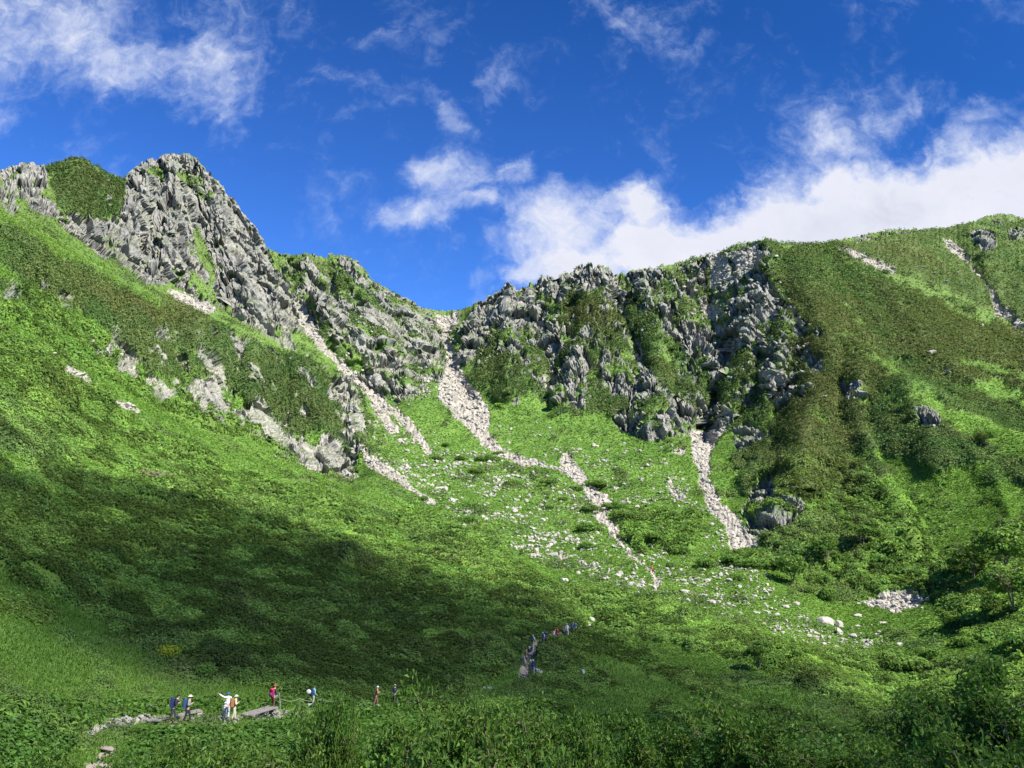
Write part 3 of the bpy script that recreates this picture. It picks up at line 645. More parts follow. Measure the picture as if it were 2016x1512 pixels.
idx = (np.arange(NU - 1)[:, None]*NR + np.arange(NR - 1)[None]).ravel()
faces = np.stack([idx, idx + NR, idx + NR + 1, idx + 1], 1)
rockface = (rock[idx] > .5) | (scree[idx] > .5)
terrain = new_mesh('mountain', Pf2, faces, [M_TERR], smooth_faces=~rockface,
    attrs=dict(rock=rock, scree=scree, pine=pine, shrub=shrub, tone=tone, brown=brown, pale=pale))
tag(terrain, kind='structure')

def ground_at(u, v, base=False):
    """the visible point of the terrain seen at photo pixel (u, v)"""
    j = int(np.argmin(np.abs(U - u))); sl = slice(j*NR, (j+1)*NR)
    d = np.abs(VF[sl] - v) + np.where(vis[sl], 0, 40) + np.abs(UF[sl] - u)*.3
    k = j*NR + int(np.argmin(d)); return Vector(Pf2[k]), Vector(Nrm[k])
def ground_xy(x, y):
    """terrain height under a world point"""
    d2 = (Pf2[::3, 0] - x)**2 + (Pf2[::3, 1] - y)**2
    return float(Pf2[::3][int(np.argmin(d2)), 2])

# the land beyond the cirque, out to the horizon
def far_land():
    r = 9000; n = 96; V = [(0, 0, -60)]
    for k, rr in enumerate((60, 400, 1500, 4000, r)):
        for a in range(n):
            th = 2*math.pi*a/n; V.append((rr*math.cos(th), rr*math.sin(th), -60 + 25*math.sin(a*.9 + k)*(k/4)))
    tri = np.array([(0, 1 + a, 1 + (a+1) % n) for a in range(n)])
    qd = np.array([(1 + k*n + a, 1 + (k+1)*n + a, 1 + (k+1)*n + (a+1) % n, 1 + k*n + (a+1) % n) for k in range(4) for a in range(n)])
    m, t = mat('far land'); geo = t.n.new('ShaderNodeNewGeometry')
    c = t.mix(t.noise(geo.outputs['Position'], .01, 6, .6), (.03, .07, .02), (.07, .11, .03))
    finish(t, t.node('ShaderNodeBsdfDiffuse', None, Color=c).outputs[0])
    tag(new_mesh('ground', np.array(V), [tri, qd], [m], smooth_faces=True), kind='structure')
far_land()
# ------------------------------------------------------------------ the cloud overhead, behind the camera, whose shadow lies on the near slope
def shadow_cloud():
    H = 560.0
    edge_uv = [(-420, 1010), (-200, 1015), (0, 1020), (200, 1015), (336, 1020), (470, 1035), (595, 1062), (700, 1100), (776, 1128), (850, 1145), (960, 1178), (1080, 1200), (1170, 1230), (1230, 1252), (1291, 1273),
               (1393, 1309), (1470, 1352), (1537, 1380), (1624, 1390), (1701, 1401), (1752, 1421), (1788, 1447), (1800, 1540)]
    pts = []
    for u, v in edge_uv:
        p, _ = ground_at(max(u, -880), v); p = np.array(p); pts.append(p + SUN_DIR*(H - p[2])/SUN_DIR[2])
    for p in ((28, 30, -10), (34, -20, -12), (-60, -80, -12), (-260, -20, 0)):
        p = np.array(p, float); pts.append(p + SUN_DIR*(H - p[2])/SUN_DIR[2])
    pts = np.array(pts); x0, y0 = pts[:, 0].min() - 30, pts[:, 1].min() - 30; x1, y1 = pts[:, 0].max() + 30, pts[:, 1].max() + 30
    st = 2.0; nx, ny = int((x1 - x0)/st), int((y1 - y0)/st)
    Y, X = np.mgrid[0:ny, 0:nx]; X = x0 + X*st; Y = y0 + Y*st
    w = np.stack([X/28, Y/28, 0*X], -1).reshape(-1, 3)
    Xw = X + (fbm(w, 4, .55, 201)*6).reshape(X.shape); Yw = Y + (fbm(w + 40, 4, .55, 202)*6).reshape(X.shape)
    ins = np.zeros(X.shape, bool); P2 = pts[:, :2]
    for (a, b), (c, d) in zip(P2, np.roll(P2, -1, 0)):
        if abs(b - d) > 1e-9: ins ^= ((Yw >= b) != (Yw >= d)) & (Xw < (c - a)*(Yw - b)/(d - b) + a)
    f = blur(ins.astype(np.float32), 5)
    lump = (vnoise(w*1.3, 203) + .5*vnoise(w*3, 204)).reshape(X.shape)
    th = np.sqrt(np.clip((f - .02)/.98, 0, 1)); act = f > .02
    up = H + th*(14 + 26*lump); dn = H - th*(6 + 9*lump)
    nid = np.arange(nx*ny).reshape(ny, nx)
    q = act[:-1, :-1] & act[1:, :-1] & act[:-1, 1:] & act[1:, 1:]
    a, b, c, d = nid[:-1, :-1][q], nid[:-1, 1:][q], nid[1:, 1:][q], nid[1:, :-1][q]
    top = np.stack([a, b, c, d], 1); bot = np.stack([a, d, c, b], 1) + nx*ny
    used = np.unique(np.concatenate([top.ravel(), bot.ravel()])); mp = np.zeros(2*nx*ny, int); mp[used] = np.arange(len(used))
    V = np.concatenate([np.stack([X, Y, up], -1).reshape(-1, 3), np.stack([X, Y, dn], -1).reshape(-1, 3)])[used]
    den = np.concatenate([f.ravel(), f.ravel()])[used]
    g0 = V - SUN_DIR*((V[:, 2:3] + 12)/SUN_DIR[2]); thin = smooth(-(g0[:, 1] - .8*np.clip(g0[:, 0] + 22, 0, 20) + 2.5*np.maximum(g0[:, 0], 0)), -70, -61)*smooth(-g0[:, 0], -9, -2)
    m, t = mat('cloud'); den_ = t.attr('cover').outputs['Fac']
    sh = t.node('ShaderNodeMixShader', None, _0=.5, _1=t.node('ShaderNodeBsdfDiffuse', None, Color=(.9, .9, .9)), _2=t.node('ShaderNodeBsdfTranslucent', None, Color=(.9, .9, .9)))
    al = t.m('MULTIPLY', t.rng(den_, .05, .95, 0, .54, 'SMOOTHSTEP'), t.rng(t.attr('thin').outputs['Fac'], 0, 1, 1, .36))
    finish(t, t.node('ShaderNodeMixShader', None, _0=al, _1=t.n.new('ShaderNodeBsdfTransparent'), _2=sh).outputs[0])
    o = new_mesh('cloud', V, np.concatenate([mp[top], mp[bot]]), [m], smooth_faces=True, attrs=dict(cover=den, thin=thin)); tag(o, kind='structure')
shadow_cloud()

# ------------------------------------------------------------------ vegetation: leaf-sized faces
def leaf_mat(name, cols, dark=.5, trans=.35, nscale=.12, gloss=.0):
    m, t = mat(name)
    geo = t.n.new('ShaderNodeNewGeometry'); tn = t.attr('tone').outputs['Fac']; br = t.attr('brown').outputs['Fac']
    c = t.mix(tn, cols[0], cols[1])
    n = t.noise(geo.outputs['Position'], nscale, 4, .6)
    c = t.mix(t.rng(n, .42, .62), c, cols[2])
    c = t.mix(t.m('MULTIPLY', br, .45), c, (.150, .125, .050))
    if name.startswith('grass'): c = t.mix(t.m('MULTIPLY', t.rng(t.node('ShaderNodeSeparateXYZ', None, Vector=geo.outputs['Position']).outputs[2], 70, 190), .7), c, (.150, .205, .065))
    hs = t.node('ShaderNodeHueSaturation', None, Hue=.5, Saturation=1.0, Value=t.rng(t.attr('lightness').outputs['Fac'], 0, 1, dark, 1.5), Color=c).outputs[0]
    d = t.node('ShaderNodeBsdfPrincipled', None, Base_Color=hs, Roughness=.55); d.inputs['Specular IOR Level'].default_value = gloss
    tr = t.node('ShaderNodeBsdfTranslucent', None, Color=t.mix(1.0, hs, (1.1, 1.15, .6), 'MULTIPLY'))
    finish(t, t.node('ShaderNodeMixShader', None, _0=trans, _1=d, _2=tr).outputs[0]); return m
M_SHRUB = leaf_mat('shrub leaves', [(.105, .215, .055), (.235, .355, .085), (.160, .255, .070)], .5, .45, .07)
M_PINE = leaf_mat('dwarf pine needles', [(.105, .155, .058), (.165, .215, .075), (.095, .175, .055)], .6, .25, .05)
M_GRASS = leaf_mat('grass blades', [(.130, .232, .042), (.180, .275, .058), (.095, .185, .034)], .7, .45, .05)
M_TREE = leaf_mat('tree leaves', [(.095, .205, .032), (.175, .290, .042), (.125, .205, .034)], .4, .45, .9, .35)
M_HERB = leaf_mat('herb leaves', [(.110, .240, .040), (.190, .320, .055), (.090, .190, .035)], .45, .4, .6, .25)

def unit(a): return a/(np.linalg.norm(a, axis=-1, keepdims=True) + 1e-9)
def leaves(C, N, size, aspect=.6, up=None, bend=.25, seed=0):
    """kite-shaped leaves with a centre fold: centres C, facing N, lengths size"""
    r = np.random.default_rng(seed); n = len(C)
    t = unit(np.cross(N, r.normal(size=(n, 3)))) if up is None else unit(up - N*(up*N).sum(1, keepdims=True))
    s = np.cross(N, t); L = size[:, None]; Wd = L*aspect
    a = C - t*L*.5; b = C + t*L*.5; c = C + s*Wd*.5 + N*L*bend*.5 + t*L*.05; d = C - s*Wd*.5 + N*L*bend*.5 + t*L*.05
    V = np.stack([a, c, b, d], 1).reshape(-1, 3)
    i = np.arange(n)*4
    return V, np.stack([i, i+1, i+2, i+3], 1)

def ground_cover(name, label, weight, count, px, hmax, material, aspect=.6, upright=False, dmin=.05, dmax=2.5, seed=1, jit=.5):
    r = np.random.default_rng(seed)
    scr = (UF > -60) & (UF < 2080) & (VF > 200) & (VF < 1600) & vis
    w = weight*scr; c = np.cumsum(w); k = np.searchsorted(c, r.random(count)*c[-1]); k = np.minimum(k, len(c) - 1)
    C = Pf2[k].copy(); N = Nrm[k]; D = Df[k]
    pxm = D/773.0
    C += r.normal(size=C.shape)*pxm[:, None]*jit
    hh = (r.random(len(k))**1.3)*hmax*np.clip(D/150, .6, 1.8)
    C += N*hh[:, None]*.6; C[:, 2] += hh*.5
    L = np.clip(px*pxm*(.6 + .9*r.random(len(k))), dmin, dmax)
    if upright:
        up = unit(np.array([0, 0, 1.0]) + r.normal(size=C.shape)*.35); n = unit(np.cross(up, r.normal(size=C.shape)))
        C[:, 2] += L*.35
        V, Fc = leaves(C, n, L, aspect, up, .1, seed)
    else:
        n = unit(N*1.0 + np.array([0, 0, .25]) + r.normal(size=C.shape)*.42)
        V, Fc = leaves(C, n, L, aspect, None, .3, seed)
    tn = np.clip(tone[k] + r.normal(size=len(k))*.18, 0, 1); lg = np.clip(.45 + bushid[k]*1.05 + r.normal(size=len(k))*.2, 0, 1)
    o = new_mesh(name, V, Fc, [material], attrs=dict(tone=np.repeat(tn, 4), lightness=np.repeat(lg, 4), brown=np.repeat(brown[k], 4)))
    tag(o, label, name.replace('_', ' '), kind='stuff'); return o
area_w = np.ones(len(Pf2))
Q_ = float(globals().get('QUAL', 1.0))
clear = (1 - rock)*(1 - scree)
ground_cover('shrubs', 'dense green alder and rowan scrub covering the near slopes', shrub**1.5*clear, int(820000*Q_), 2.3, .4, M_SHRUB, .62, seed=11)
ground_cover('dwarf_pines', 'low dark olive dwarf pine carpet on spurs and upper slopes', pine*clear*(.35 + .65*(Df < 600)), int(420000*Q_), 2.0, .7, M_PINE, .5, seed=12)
gw = (1 - shrub)*(1 - pine)*clear*np.clip(1.5 - Df/400, .3, 1)
ground_cover('meadow_grass', 'long soft grass blades of the near meadow', gw*(Df < 105), int(190000*Q_), 2.0, .22, M_GRASS, .36, True, seed=13)
ground_cover('grass', 'short bright green alpine grass filling the bowl and gullies', gw*(Df >= 105), int(240000*Q_), 1.9, .06, M_GRASS, .6, False, seed=14, jit=.4)

# ------------------------------------------------------------------ rocks
def rock_mesh(seed, sub=3, flat=.62, cuts=9, smooth_top=0.0):
    bm = bmesh.new(); bmesh.ops.create_icosphere(bm, subdivisions=sub, radius=1.0)
    r = np.random.default_rng(seed)
    V = np.array([v.co[:] for v in bm.verts]); F_ = np.array([[v.index for v in f.verts] for f in bm.faces]); bm.free()
    V = V*np.array([1.0, .78 + .2*r.random(), flat])*(1 + fbm(V*1.4 + seed, 3, .5, seed)[:, None]*.25)
    for _ in range(cuts):
        n = unit(r.normal(size=3)*np.array([1, 1, .8])); d = .38 + .32*r.random()
        e = V @ n - d; V = np.where((e > 0)[:, None], V - np.outer(e, n)*.96, V)
    V = V*(1 + fbm(V*5 + 9, 2, .5, seed + 5)[:, None]*.06)
    V[:, 2] = V[:, 2] - V[:, 2].min()*.45
    return V, F_
def rock_material(name, a, b, dirt):
    m, t = mat(name); tc = t.n.new('ShaderNodeTexCoord'); geo = t.n.new('ShaderNodeNewGeometry'); pos = geo.outputs['Position']
    n1 = t.noise(pos, 1.1, 5, .65); n2 = t.noise(pos, 6.0, 4, .7)
    c = t.mix(t.rng(n1, .35, .65), a, b); c = t.mix(t.m('MULTIPLY', t.rng(n2, .3, .5, 1, 0), .6), c, dirt)
    bump = t.node('ShaderNodeBump', None, Strength=.5, Distance=.15, Height=n2)
    d = t.node('ShaderNodeBsdfPrincipled', None, Base_Color=c, Roughness=.9, Normal=bump.outputs[0]); d.inputs['Specular IOR Level'].default_value = .15
    finish(t, d.outputs[0]); return m
M_ROCK = rock_material('pale granite', (.44, .41, .36), (.29, .275, .245), (.11, .11, .09))
M_ROCKG = rock_material('lichened granite', (.42, .43, .36), (.30, .31, .26), (.13, .15, .10))
M_ROCKP = rock_material('pinkish granite', (.42, .34, .27), (.33, .285, .24), (.20, .17, .14))
RV = [rock_mesh(300 + i, 3, [.5, .62, .75, .45, .9, .55][i], 8) for i in range(6)]
def rock_obj(name, k, m):
    return new_mesh(name, RV[k][0], RV[k][1], [m], smooth_faces=False)
_rock_cache = {}
def place_rock(u, v, wpx, label, group=None, m=None, k=None, flat=1.0, rz=None, cat='boulder', name='boulder', lift=0.0, sink=.15):
    m = m or M_ROCK; k = random.randrange(6) if k is None else k
    p, n = ground_at(u, v); D = p.length; s = wpx/F*D*.5
    key = (k, m.name)
    if key in _rock_cache:
        o = _rock_cache[key].copy(); o.name = name; COL.objects.link(o)
        for kk in list(o.keys()): del o[kk]
    else:
        o = rock_obj(name, k, m); _rock_cache[key] = o
    o.location = p + Vector((0, 0, lift - s*sink*1.6)); o.scale = (s, s*.95, s*flat)
    o.rotation_euler = (random.uniform(-.25, .25), random.uniform(-.25, .25), random.uniform(0, 6.28) if rz is None else rz)
    tag(o, label, cat, group); return o
BIG = [
 (1625, 1226, 38, 'largest pale boulder in the row below the right hand thicket', .8), (1650, 1232, 20, 'small pale boulder leaning on the right end of the largest boulder', 1.1),
 (1400, 1189, 34, 'broad white boulder split by a dark crack above the shrub band', .8), (1415, 1186, 17, 'rounded boulder touching the right side of the cracked white boulder', 1.1),
 (1347, 1166, 34, 'flat topped white boulder standing between trail end and cracked boulder', .7), (1585, 1223, 20, 'dark sided angular boulder left of the largest boulder', .9),
 (1680, 1254, 26, 'grey boulder at the right end of the lower boulder row', .8), (1708, 1261, 26, 'low pale slab right of the grey boulder in the lower row', .5),
 (1652, 1248, 20, 'round pale boulder just below the largest boulder', 1.1), (1625, 1244, 16, 'pinkish boulder in the lower row, left of the round pale one', .9),
 (1597, 1244, 32, 'long low slab at the left end of the lower boulder row', .5), (1770, 1268, 19, 'upright white block at the edge of the right thicket', 1.2),
 (1690, 1213, 20, 'small pale boulder alone on grass above the row', .7), (1740, 1226, 20, 'flat white stone right of the lone boulder above the row', .5),
 (1510, 1206, 22, 'right one of two grey boulders left of the boulder row', .9), (1490, 1207, 18, 'left one of two grey boulders left of the boulder row', .8), (1545, 1196, 26, 'long white slab above the two grey boulders', .5),
 (1580, 1262, 32, 'long thin white slab lying at the foot of the bowl next to shrubs', .35), (1088, 1092, 34, 'big pale boulder in the middle of the stony field', .8), (1070, 1026, 22, 'tall white boulder at the right end of the upper stone cluster', 1.1),
 (1190, 980, 22, 'large rounded pale boulder beside the scree trail', .9), (828, 943, 46, 'long white slab lying on the lower left scree', .45), (865, 962, 30, 'white slab below the long slab on the left scree', .5),
 (888, 986, 24, 'dark sided boulder at the foot of the left scree', .9), (922, 954, 26, 'white boulder between two scree tongues', .6), (978, 955, 22, 'pale leaning slab above the stony field', .7),
 (1047, 974, 18, 'grey boulder with dark left face above the stony field', 1.0), (800, 888, 24, 'pale blue grey boulder on grass between the two left screes', .7), (1026, 940, 16, 'white block on grass in mid bowl', .8),
 (1110, 1143, 28, 'white boulder at the edge of the lit shrubs', .7), (1165, 1222, 15, 'pale pointed rock where the path leaves the shade', 1.0), (1257, 1000, 14, 'square white boulder on grass left of the scree fan', .9),
 (1290, 1038, 12, 'white boulder half hidden in dark shrubs of the bowl', 1.0), (1350, 1030, 22, 'grey boulder with white top beside the round thicket', .9), (1304, 970, 14, 'white boulder on open grass near the stone cone', .8),
 (1283, 965, 10, 'small white block left of the stone cone', .8), (1345, 945, 12, 'lone stone at the top right of the stone cone', .7), (212, 692, 26, 'rounded pale rock standing out of shrubs on the left spur', 1.6),
 (178, 674, 9, 'small pointed white rock left of the rounded spur rock', 1.4), (240, 700, 14, 'white rock among shrubs right of the rounded spur rock', 1.3), (247, 798, 20, 'white block in the line of stones on the left hillside', .9),
 (150, 737, 34, 'long white slab at the top of the line of stones on the left hillside', .4), (95, 695, 16, 'white slabby stone high on the left hillside', .6), (460, 832, 14, 'small pale rock under the spur cliffs', .7),
 (1865, 735, 15, 'whitish boulder in brown scrub on the right slope', .9), (1835, 695, 22, 'pale outcrop boulder on the brown patch of the right slope', .8), (1895, 668, 13, 'white stone high on the right slope', .7),
 (1858, 556, 14, 'upper pale boulder beside the bright gully', .8), (1890, 563, 10, 'small pale boulder right of the upper gully boulder', .8), (1810, 525, 12, 'left most white rock under the high crest', .8), (1685, 788, 12, 'square grey rock on the right buttress', 1.2),
 (1690, 768, 14, 'pale rock on top of the right buttress', 1.3), (1620, 785, 16, 'grey rock knob between the two right buttresses', 1.3), (1560, 1010, 18, 'pale wet looking block under the dark overhang', 1.5), (1940, 880, 12, 'white rock under the small tree on the right slope', 1.0),
 (1640, 1250, 9, 'smallest stone among the lower boulder row', .8), (1840, 1258, 14, 'white stone showing through the right thicket', .7), (1920, 1292, 14, 'white stone in the grass gap of the right thicket', .7), (1850, 1308, 24, 'flat white slabs below the right thicket', .35),
]
for (u, v, w, lab, fl) in BIG:
    place_rock(u, v, w, lab, None, M_ROCKP if 'pink' in lab else M_ROCK, flat=fl*.9)
NEAR = [
 (546, 1378, 22, 'grey green boulder directly behind the red capped hiker', 1.5, M_ROCKG), (955, 1354, 30, 'pale slab showing above dark shrubs in the near meadow', .6, M_ROCKG),
 (1146, 1328, 15, 'pointed grey rock alone on the shaded meadow', 1.6, M_ROCKG), (1214, 1478, 20, 'pale block in grass at the bottom of the picture', .9, M_ROCKG),
 (730, 1388, 20, 'leaning pale slab left under the hiker in pink', .8, M_ROCKG), (745, 1394, 16, 'split pale rock right under the hiker in pink', 1.0, M_ROCKG), (610, 1392, 22, 'low grey rock below the hiker in light blue', .6, M_ROCKG),
 (1032, 1310, 18, 'pinkish rock bank on the left of the shaded hikers', 1.9, M_ROCKP), (1033, 1324, 20, 'tan rock at the foot of the pinkish rock bank', 1.2, M_ROCKP), (1058, 1322, 22, 'light slab at the feet of the lowest hiker in the line', .6, M_ROCKG),
 (292, 1392, 22, 'grey stone in herbs above the near path', .7, M_ROCKG), (10, 1492, 50, 'pale stone in the bottom left corner', .5, M_ROCKG), (8, 1470, 30, 'flat pale stone above the corner stone', .4, M_ROCKG), (70, 1493, 18, 'small pale stone in the bottom left meadow', .7, M_ROCKG)]
for (u, v, w, lab, fl, m) in NEAR: place_rock(u, v, w, lab, None, m, flat=fl)
# stones edging the near path
def poly_pt(pts, s):
    L = [math.dist(a, b) for a, b in zip(pts[:-1], pts[1:])]; d = s*sum(L)
    for (a, b), l in zip(zip(pts[:-1], pts[1:]), L):
        if d <= l: return a[0] + (b[0] - a[0])*d/l, a[1] + (b[1] - a[1])*d/l
        d -= l
    return pts[-1]
EDG = []
edge_line = [(165, 1448), (205, 1432), (240, 1420), (300, 1412)]
for i in range(34):
    u, v = poly_pt(edge_line, (i + .5)/34)
    EDG.append(place_rock(u + random.uniform(-4, 4), v + random.uniform(-4, 5), random.uniform(10, 19), ('pale', 'greyish', 'white')[i % 3] + ' stone of the near path edging, ' + ('bottom left end', 'lower part', 'middle', 'upper part', 'end next to the plank walkway')[min(4, i*5//34)] + (', upper side' if i % 2 else ', lower side'), 'stones edging the near path', M_ROCK if i % 3 else M_ROCKG, flat=.9, cat='stone', name='edging_stone'))
for i in range(30):
    u, v = poly_pt([(300, 1424), (400, 1424), (470, 1424), (545, 1410), (600, 1402)], (i + .5)/30)
    EDG.append(place_rock(u + random.uniform(-5, 5), v + random.uniform(-3, 4), random.uniform(8, 15), ('pale', 'greyish', 'white')[i % 3] + ' stone along the near path, ' + ('under the hikers in blue', 'before the white dressed hikers', 'between white hikers and long walkway', 'under the long walkway', 'beyond the hiker in red')[min(4, i//6)], 'stones edging the near path', M_ROCK if i % 3 else M_ROCKG, flat=.7, cat='stone', name='edging_stone'))
for i, (u, v) in enumerate([(345, 1424), (352, 1427), (338, 1428), (383, 1420), (395, 1418), (402, 1421), (375, 1424)]):
    EDG.append(place_rock(u, v, random.uniform(7, 11), 'small pale stone below the walkway under the hikers in blue', 'stones under the walkway', M_ROCK, flat=.8, cat='stone', name='edging_stone'))
for (u, v, w, lab) in [(212, 1476, 44, 'upper pale stone step at the bottom left'), (205, 1492, 52, 'middle pale stone step at the bottom left, widest of the flight'), (185, 1509, 46, 'lowest pale stone step cut by the bottom edge'), (170, 1462, 16, 'grey rock beside the stone steps')]:
    place_rock(u, v, w, lab, None, M_ROCKP if 'rock' not in lab else M_ROCKG, flat=.35, cat='stone step' if 'step' in lab else 'rock', name='stone_step' if 'step' in lab else 'boulder', k=0, sink=.05)

# strewn boulders, one object each
MARKS = [(b[0], b[1], t_) for b, t_ in [(BIG[0], 'the largest boulder'), (BIG[2], 'the cracked white boulder'), (BIG[4], 'the flat topped white boulder'), (BIG[11], 'the upright white block'), (BIG[18], 'the stony field boulder'),
    (BIG[19], 'the tall white boulder'), (BIG[20], 'the rounded trail boulder'), (BIG[21], 'the long white slab'), (BIG[24], 'the scree tongue boulder'), (BIG[27], 'the blue grey boulder'), (BIG[29], 'the shrub edge boulder'),
    (BIG[31], 'the square white boulder'), (BIG[33], 'the thicket boulder')]] + [(1390, 1118, 'the lone dark bush'), (1180, 958, 'the largest dark bush'), (1290, 1150, 'the end of the trail'), (1440, 1075, 'the foot of the scree fan'), (1395, 940, 'the scree fan'), (1325, 970, 'the rubble cone'),
    (760, 840, 'the upper left scree'), (850, 985, 'the foot of the left scree'), (960, 850, 'the central scree'), (1760, 1190, 'the rubble under the thicket'), (1625, 1182, 'the tall bush'), (1495, 1300, 'the small bare stemmed tree'), (1960, 600, 'the grey gully'), (1780, 600, 'the level row of rocks'), (1850, 1308, 'the flat white slabs')]
AUTO = []
def where(u, v):
    mu, mv, nm = min(MARKS, key=lambda m: (m[0] - u)**2 + 2*(m[1] - v)**2); du, dv = u - mu, v - mv
    d = math.hypot(du, dv); near = 'just' if d < 22 else ('near,' if d < 55 else 'well')
    if abs(du) > 2.2*abs(dv): w = 'right of' if du > 0 else 'left of'
    elif abs(dv) > 2.2*abs(du): w = 'below' if dv > 0 else 'above'
    else: w = ('lower' if dv > 0 else 'upper') + (' right of' if du > 0 else ' left of')
    return (near + ' ' + w + ' ' + nm).replace('near, ', '')
REG = [  # polygon/line of (u,v), spread px, n, width range, label, group
 ([(1000, 1045), (1080, 1065)], 15, 22, (8, 17), 'white boulder in the stony cluster in mid bowl', 'boulders of the mid bowl cluster'),
 ([(1130, 1100), (1200, 1130), (1290, 1158)], 11, 34, (7, 17), 'white boulder in the stone band below the trail', 'boulders of the band below the trail'),
 ([(1040, 1080), (1100, 1095)], 10, 14, (8, 16), 'pale boulder around the big boulder of the stony field', 'boulders around the big one'),
 ([(790, 880), (1000, 1020), (1150, 1090)], 45, 44, (6, 15), 'pale boulder strewn over the left part of the grass bowl', 'boulders strewn over the left of the bowl'),
 ([(1200, 1040), (1330, 1120), (1460, 1160)], 32, 34, (6, 13), 'white boulder strewn over the right part of the grass bowl', 'boulders strewn over the right of the bowl'),
 ([(1322, 925), (1325, 970), (1345, 990)], 13, 26, (5, 12), 'stone of the cone of rubble left of the scree fan', 'stones of the small rubble cone'),
 ([(1400, 1180), (1550, 1230), (1760, 1270)], 18, 30, (5, 14), 'pale boulder along the lower edge of the bowl', 'boulders along the lower edge of the bowl'),
 ([(1700, 1190), (1815, 1180)], 13, 34, (8, 17), 'jumbled boulder in the shady rubble under the right thicket', 'boulders of the rubble under the thicket'),
 ([(860, 918), (910, 940)], 8, 9, (6, 14), 'white boulder in the short stony streak above mid bowl', 'boulders of the short streak'),
 ([(740, 820), (765, 850)], 14, 16, (6, 13), 'white boulder beside the upper left scree', 'boulders beside the upper left scree'),
 ([(1850, 520), (1880, 560), (1900, 640)], 40, 12, (4, 9), 'small white rock scattered over the high right slope', 'rocks of the high right slope'),
 ([(1730, 590), (1800, 615)], 12, 10, (5, 10), 'small white rock in the level row on the right slope', 'rocks of the level row on the right slope'),
]
for pts, spread, n, (wa, wb), lab, grp in REG:
    for i in range(n):
        u, v = poly_pt(pts, random.random())
        if 1:
            uu, vv, ww, ff = u + random.gauss(0, spread), v + random.gauss(0, spread*.55), wa + (wb - wa)*random.random()**2, random.uniform(.6, 1.1)
            l_ = ('tiny' if ww < 7 else 'small' if ww < 10 else 'middling' if ww < 13 else 'sizeable') + (' flat' if ff < .75 else ' tall' if ff > .98 else '') + ' pale stone ' + where(uu, vv)
            AUTO.append([place_rock(uu, vv, ww, l_, grp, flat=ff), l_, uu, vv])
# countless small stones
def small_stones():
    r = np.random.default_rng(5); bm = bmesh.new(); bmesh.ops.create_icosphere(bm, subdivisions=1, radius=1)
    bV = np.array([v.co[:] for v in bm.verts]); bF = np.array([[v.index for v in f.verts] for f in bm.faces]); bm.free()
    m_ = layer([(1.0, [(740, 800), (880, 870), (1060, 930), (1200, 1000), (1330, 930), (1400, 1010), (1470, 1100), (1560, 1200), (1780, 1270), (1650, 1270), (1480, 1250), (1300, 1180), (1120, 1130), (960, 1060), (860, 1000), (700, 860)]),
                (.35, [(870, 800), (1100, 850), (1300, 900), (1360, 1000), (1100, 950)]), (.3, [(1240, 560), (1560, 500), (1560, 700), (1300, 830)]), (.8, [(600, 620), (900, 620), (900, 800), (760, 800)])], 9)
    w = np.maximum(sample(m_, Uf, Vf)*(.25 + np.clip(fbm(Pf/14, 3, .6, 91) + .15, 0, 1)*2.5)*(1 - shrub)*(1 - rock), scree*(Df > 55)*1.6*(UF > -50))*vis
    w *= (UF > -50) & (UF < 2070)
    c = np.cumsum(w); n = 10500; k = np.searchsorted(c, r.random(n)*c[-1]); k = np.minimum(k, len(c) - 1)
    C = Pf2[k] + r.normal(size=(n, 3))*.2; s = (Df[k]/773)*(.7 + 2.1*r.random(n)**4)*1.05
    sc = s[:, None, None]*(.6 + .7*r.random((n, 1, 3))); th = r.random(n)*6.28
    V = bV[None]*(1 + .35*r.normal(size=(n, len(bV), 1))*.6)*sc
    V = np.stack([V[..., 0]*np.cos(th)[:, None] - V[..., 1]*np.sin(th)[:, None], V[..., 0]*np.sin(th)[:, None] + V[..., 1]*np.cos(th)[:, None], V[..., 2]*.75], -1) + C[:, None]
    Fc = (bF[None] + (np.arange(n)*len(bV))[:, None, None]).reshape(-1, 3)
    tag(new_mesh('small_stones', V.reshape(-1, 3), Fc, [M_ROCK]), 'small pale stones littering the screes and the grass bowl', 'stones', kind='stuff')
small_stones()

# ------------------------------------------------------------------ single bushes on the open grass of the bowl
def bush_mesh(seed, n=900):
    r = np.random.default_rng(seed); k = 7
    cen = np.stack([r.uniform(-.6, .6, k), r.uniform(-.5, .5, k), r.uniform(.15, .45, k)], 1); rad = r.uniform(.35, .55, k)
    i = r.integers(0, k, n); d = unit(r.normal(size=(n, 3))); d[:, 2] = np.abs(d[:, 2])*1.0 - .15
    C = cen[i] + d*rad[i][:, None]*(.75 + .3*r.random((n, 1)))
    N = unit(d + r.normal(size=(n, 3))*.5)
    V, Fc = leaves(C, N, .13 + .09*r.random(n), .6, None, .3, seed)
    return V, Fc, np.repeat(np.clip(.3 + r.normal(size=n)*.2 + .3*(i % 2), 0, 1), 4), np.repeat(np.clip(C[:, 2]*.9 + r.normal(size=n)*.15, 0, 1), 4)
bushes = []
for i in range(4):
    V, Fc, a, b = bush_mesh(500 + i)
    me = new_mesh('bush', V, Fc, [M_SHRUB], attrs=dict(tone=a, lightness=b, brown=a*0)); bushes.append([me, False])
def place_bush(u, v, w, label, group=None, h=.55):
    b = random.choice(bushes)
    if b[1]:
        o = b[0].copy(); COL.objects.link(o)
        for kk in list(o.keys()): del o[kk]
    else: o = b[0]; b[1] = True
    p, n = ground_at(u, v); s = w/F*p.length*.5/.95
    o.location = p - Vector((0, 0, .15*s)); o.scale = (s, s, s*h*2*.75); o.rotation_euler = (0, 0, random.uniform(0, 6.28)); tag(o, label, 'bush', group); return o
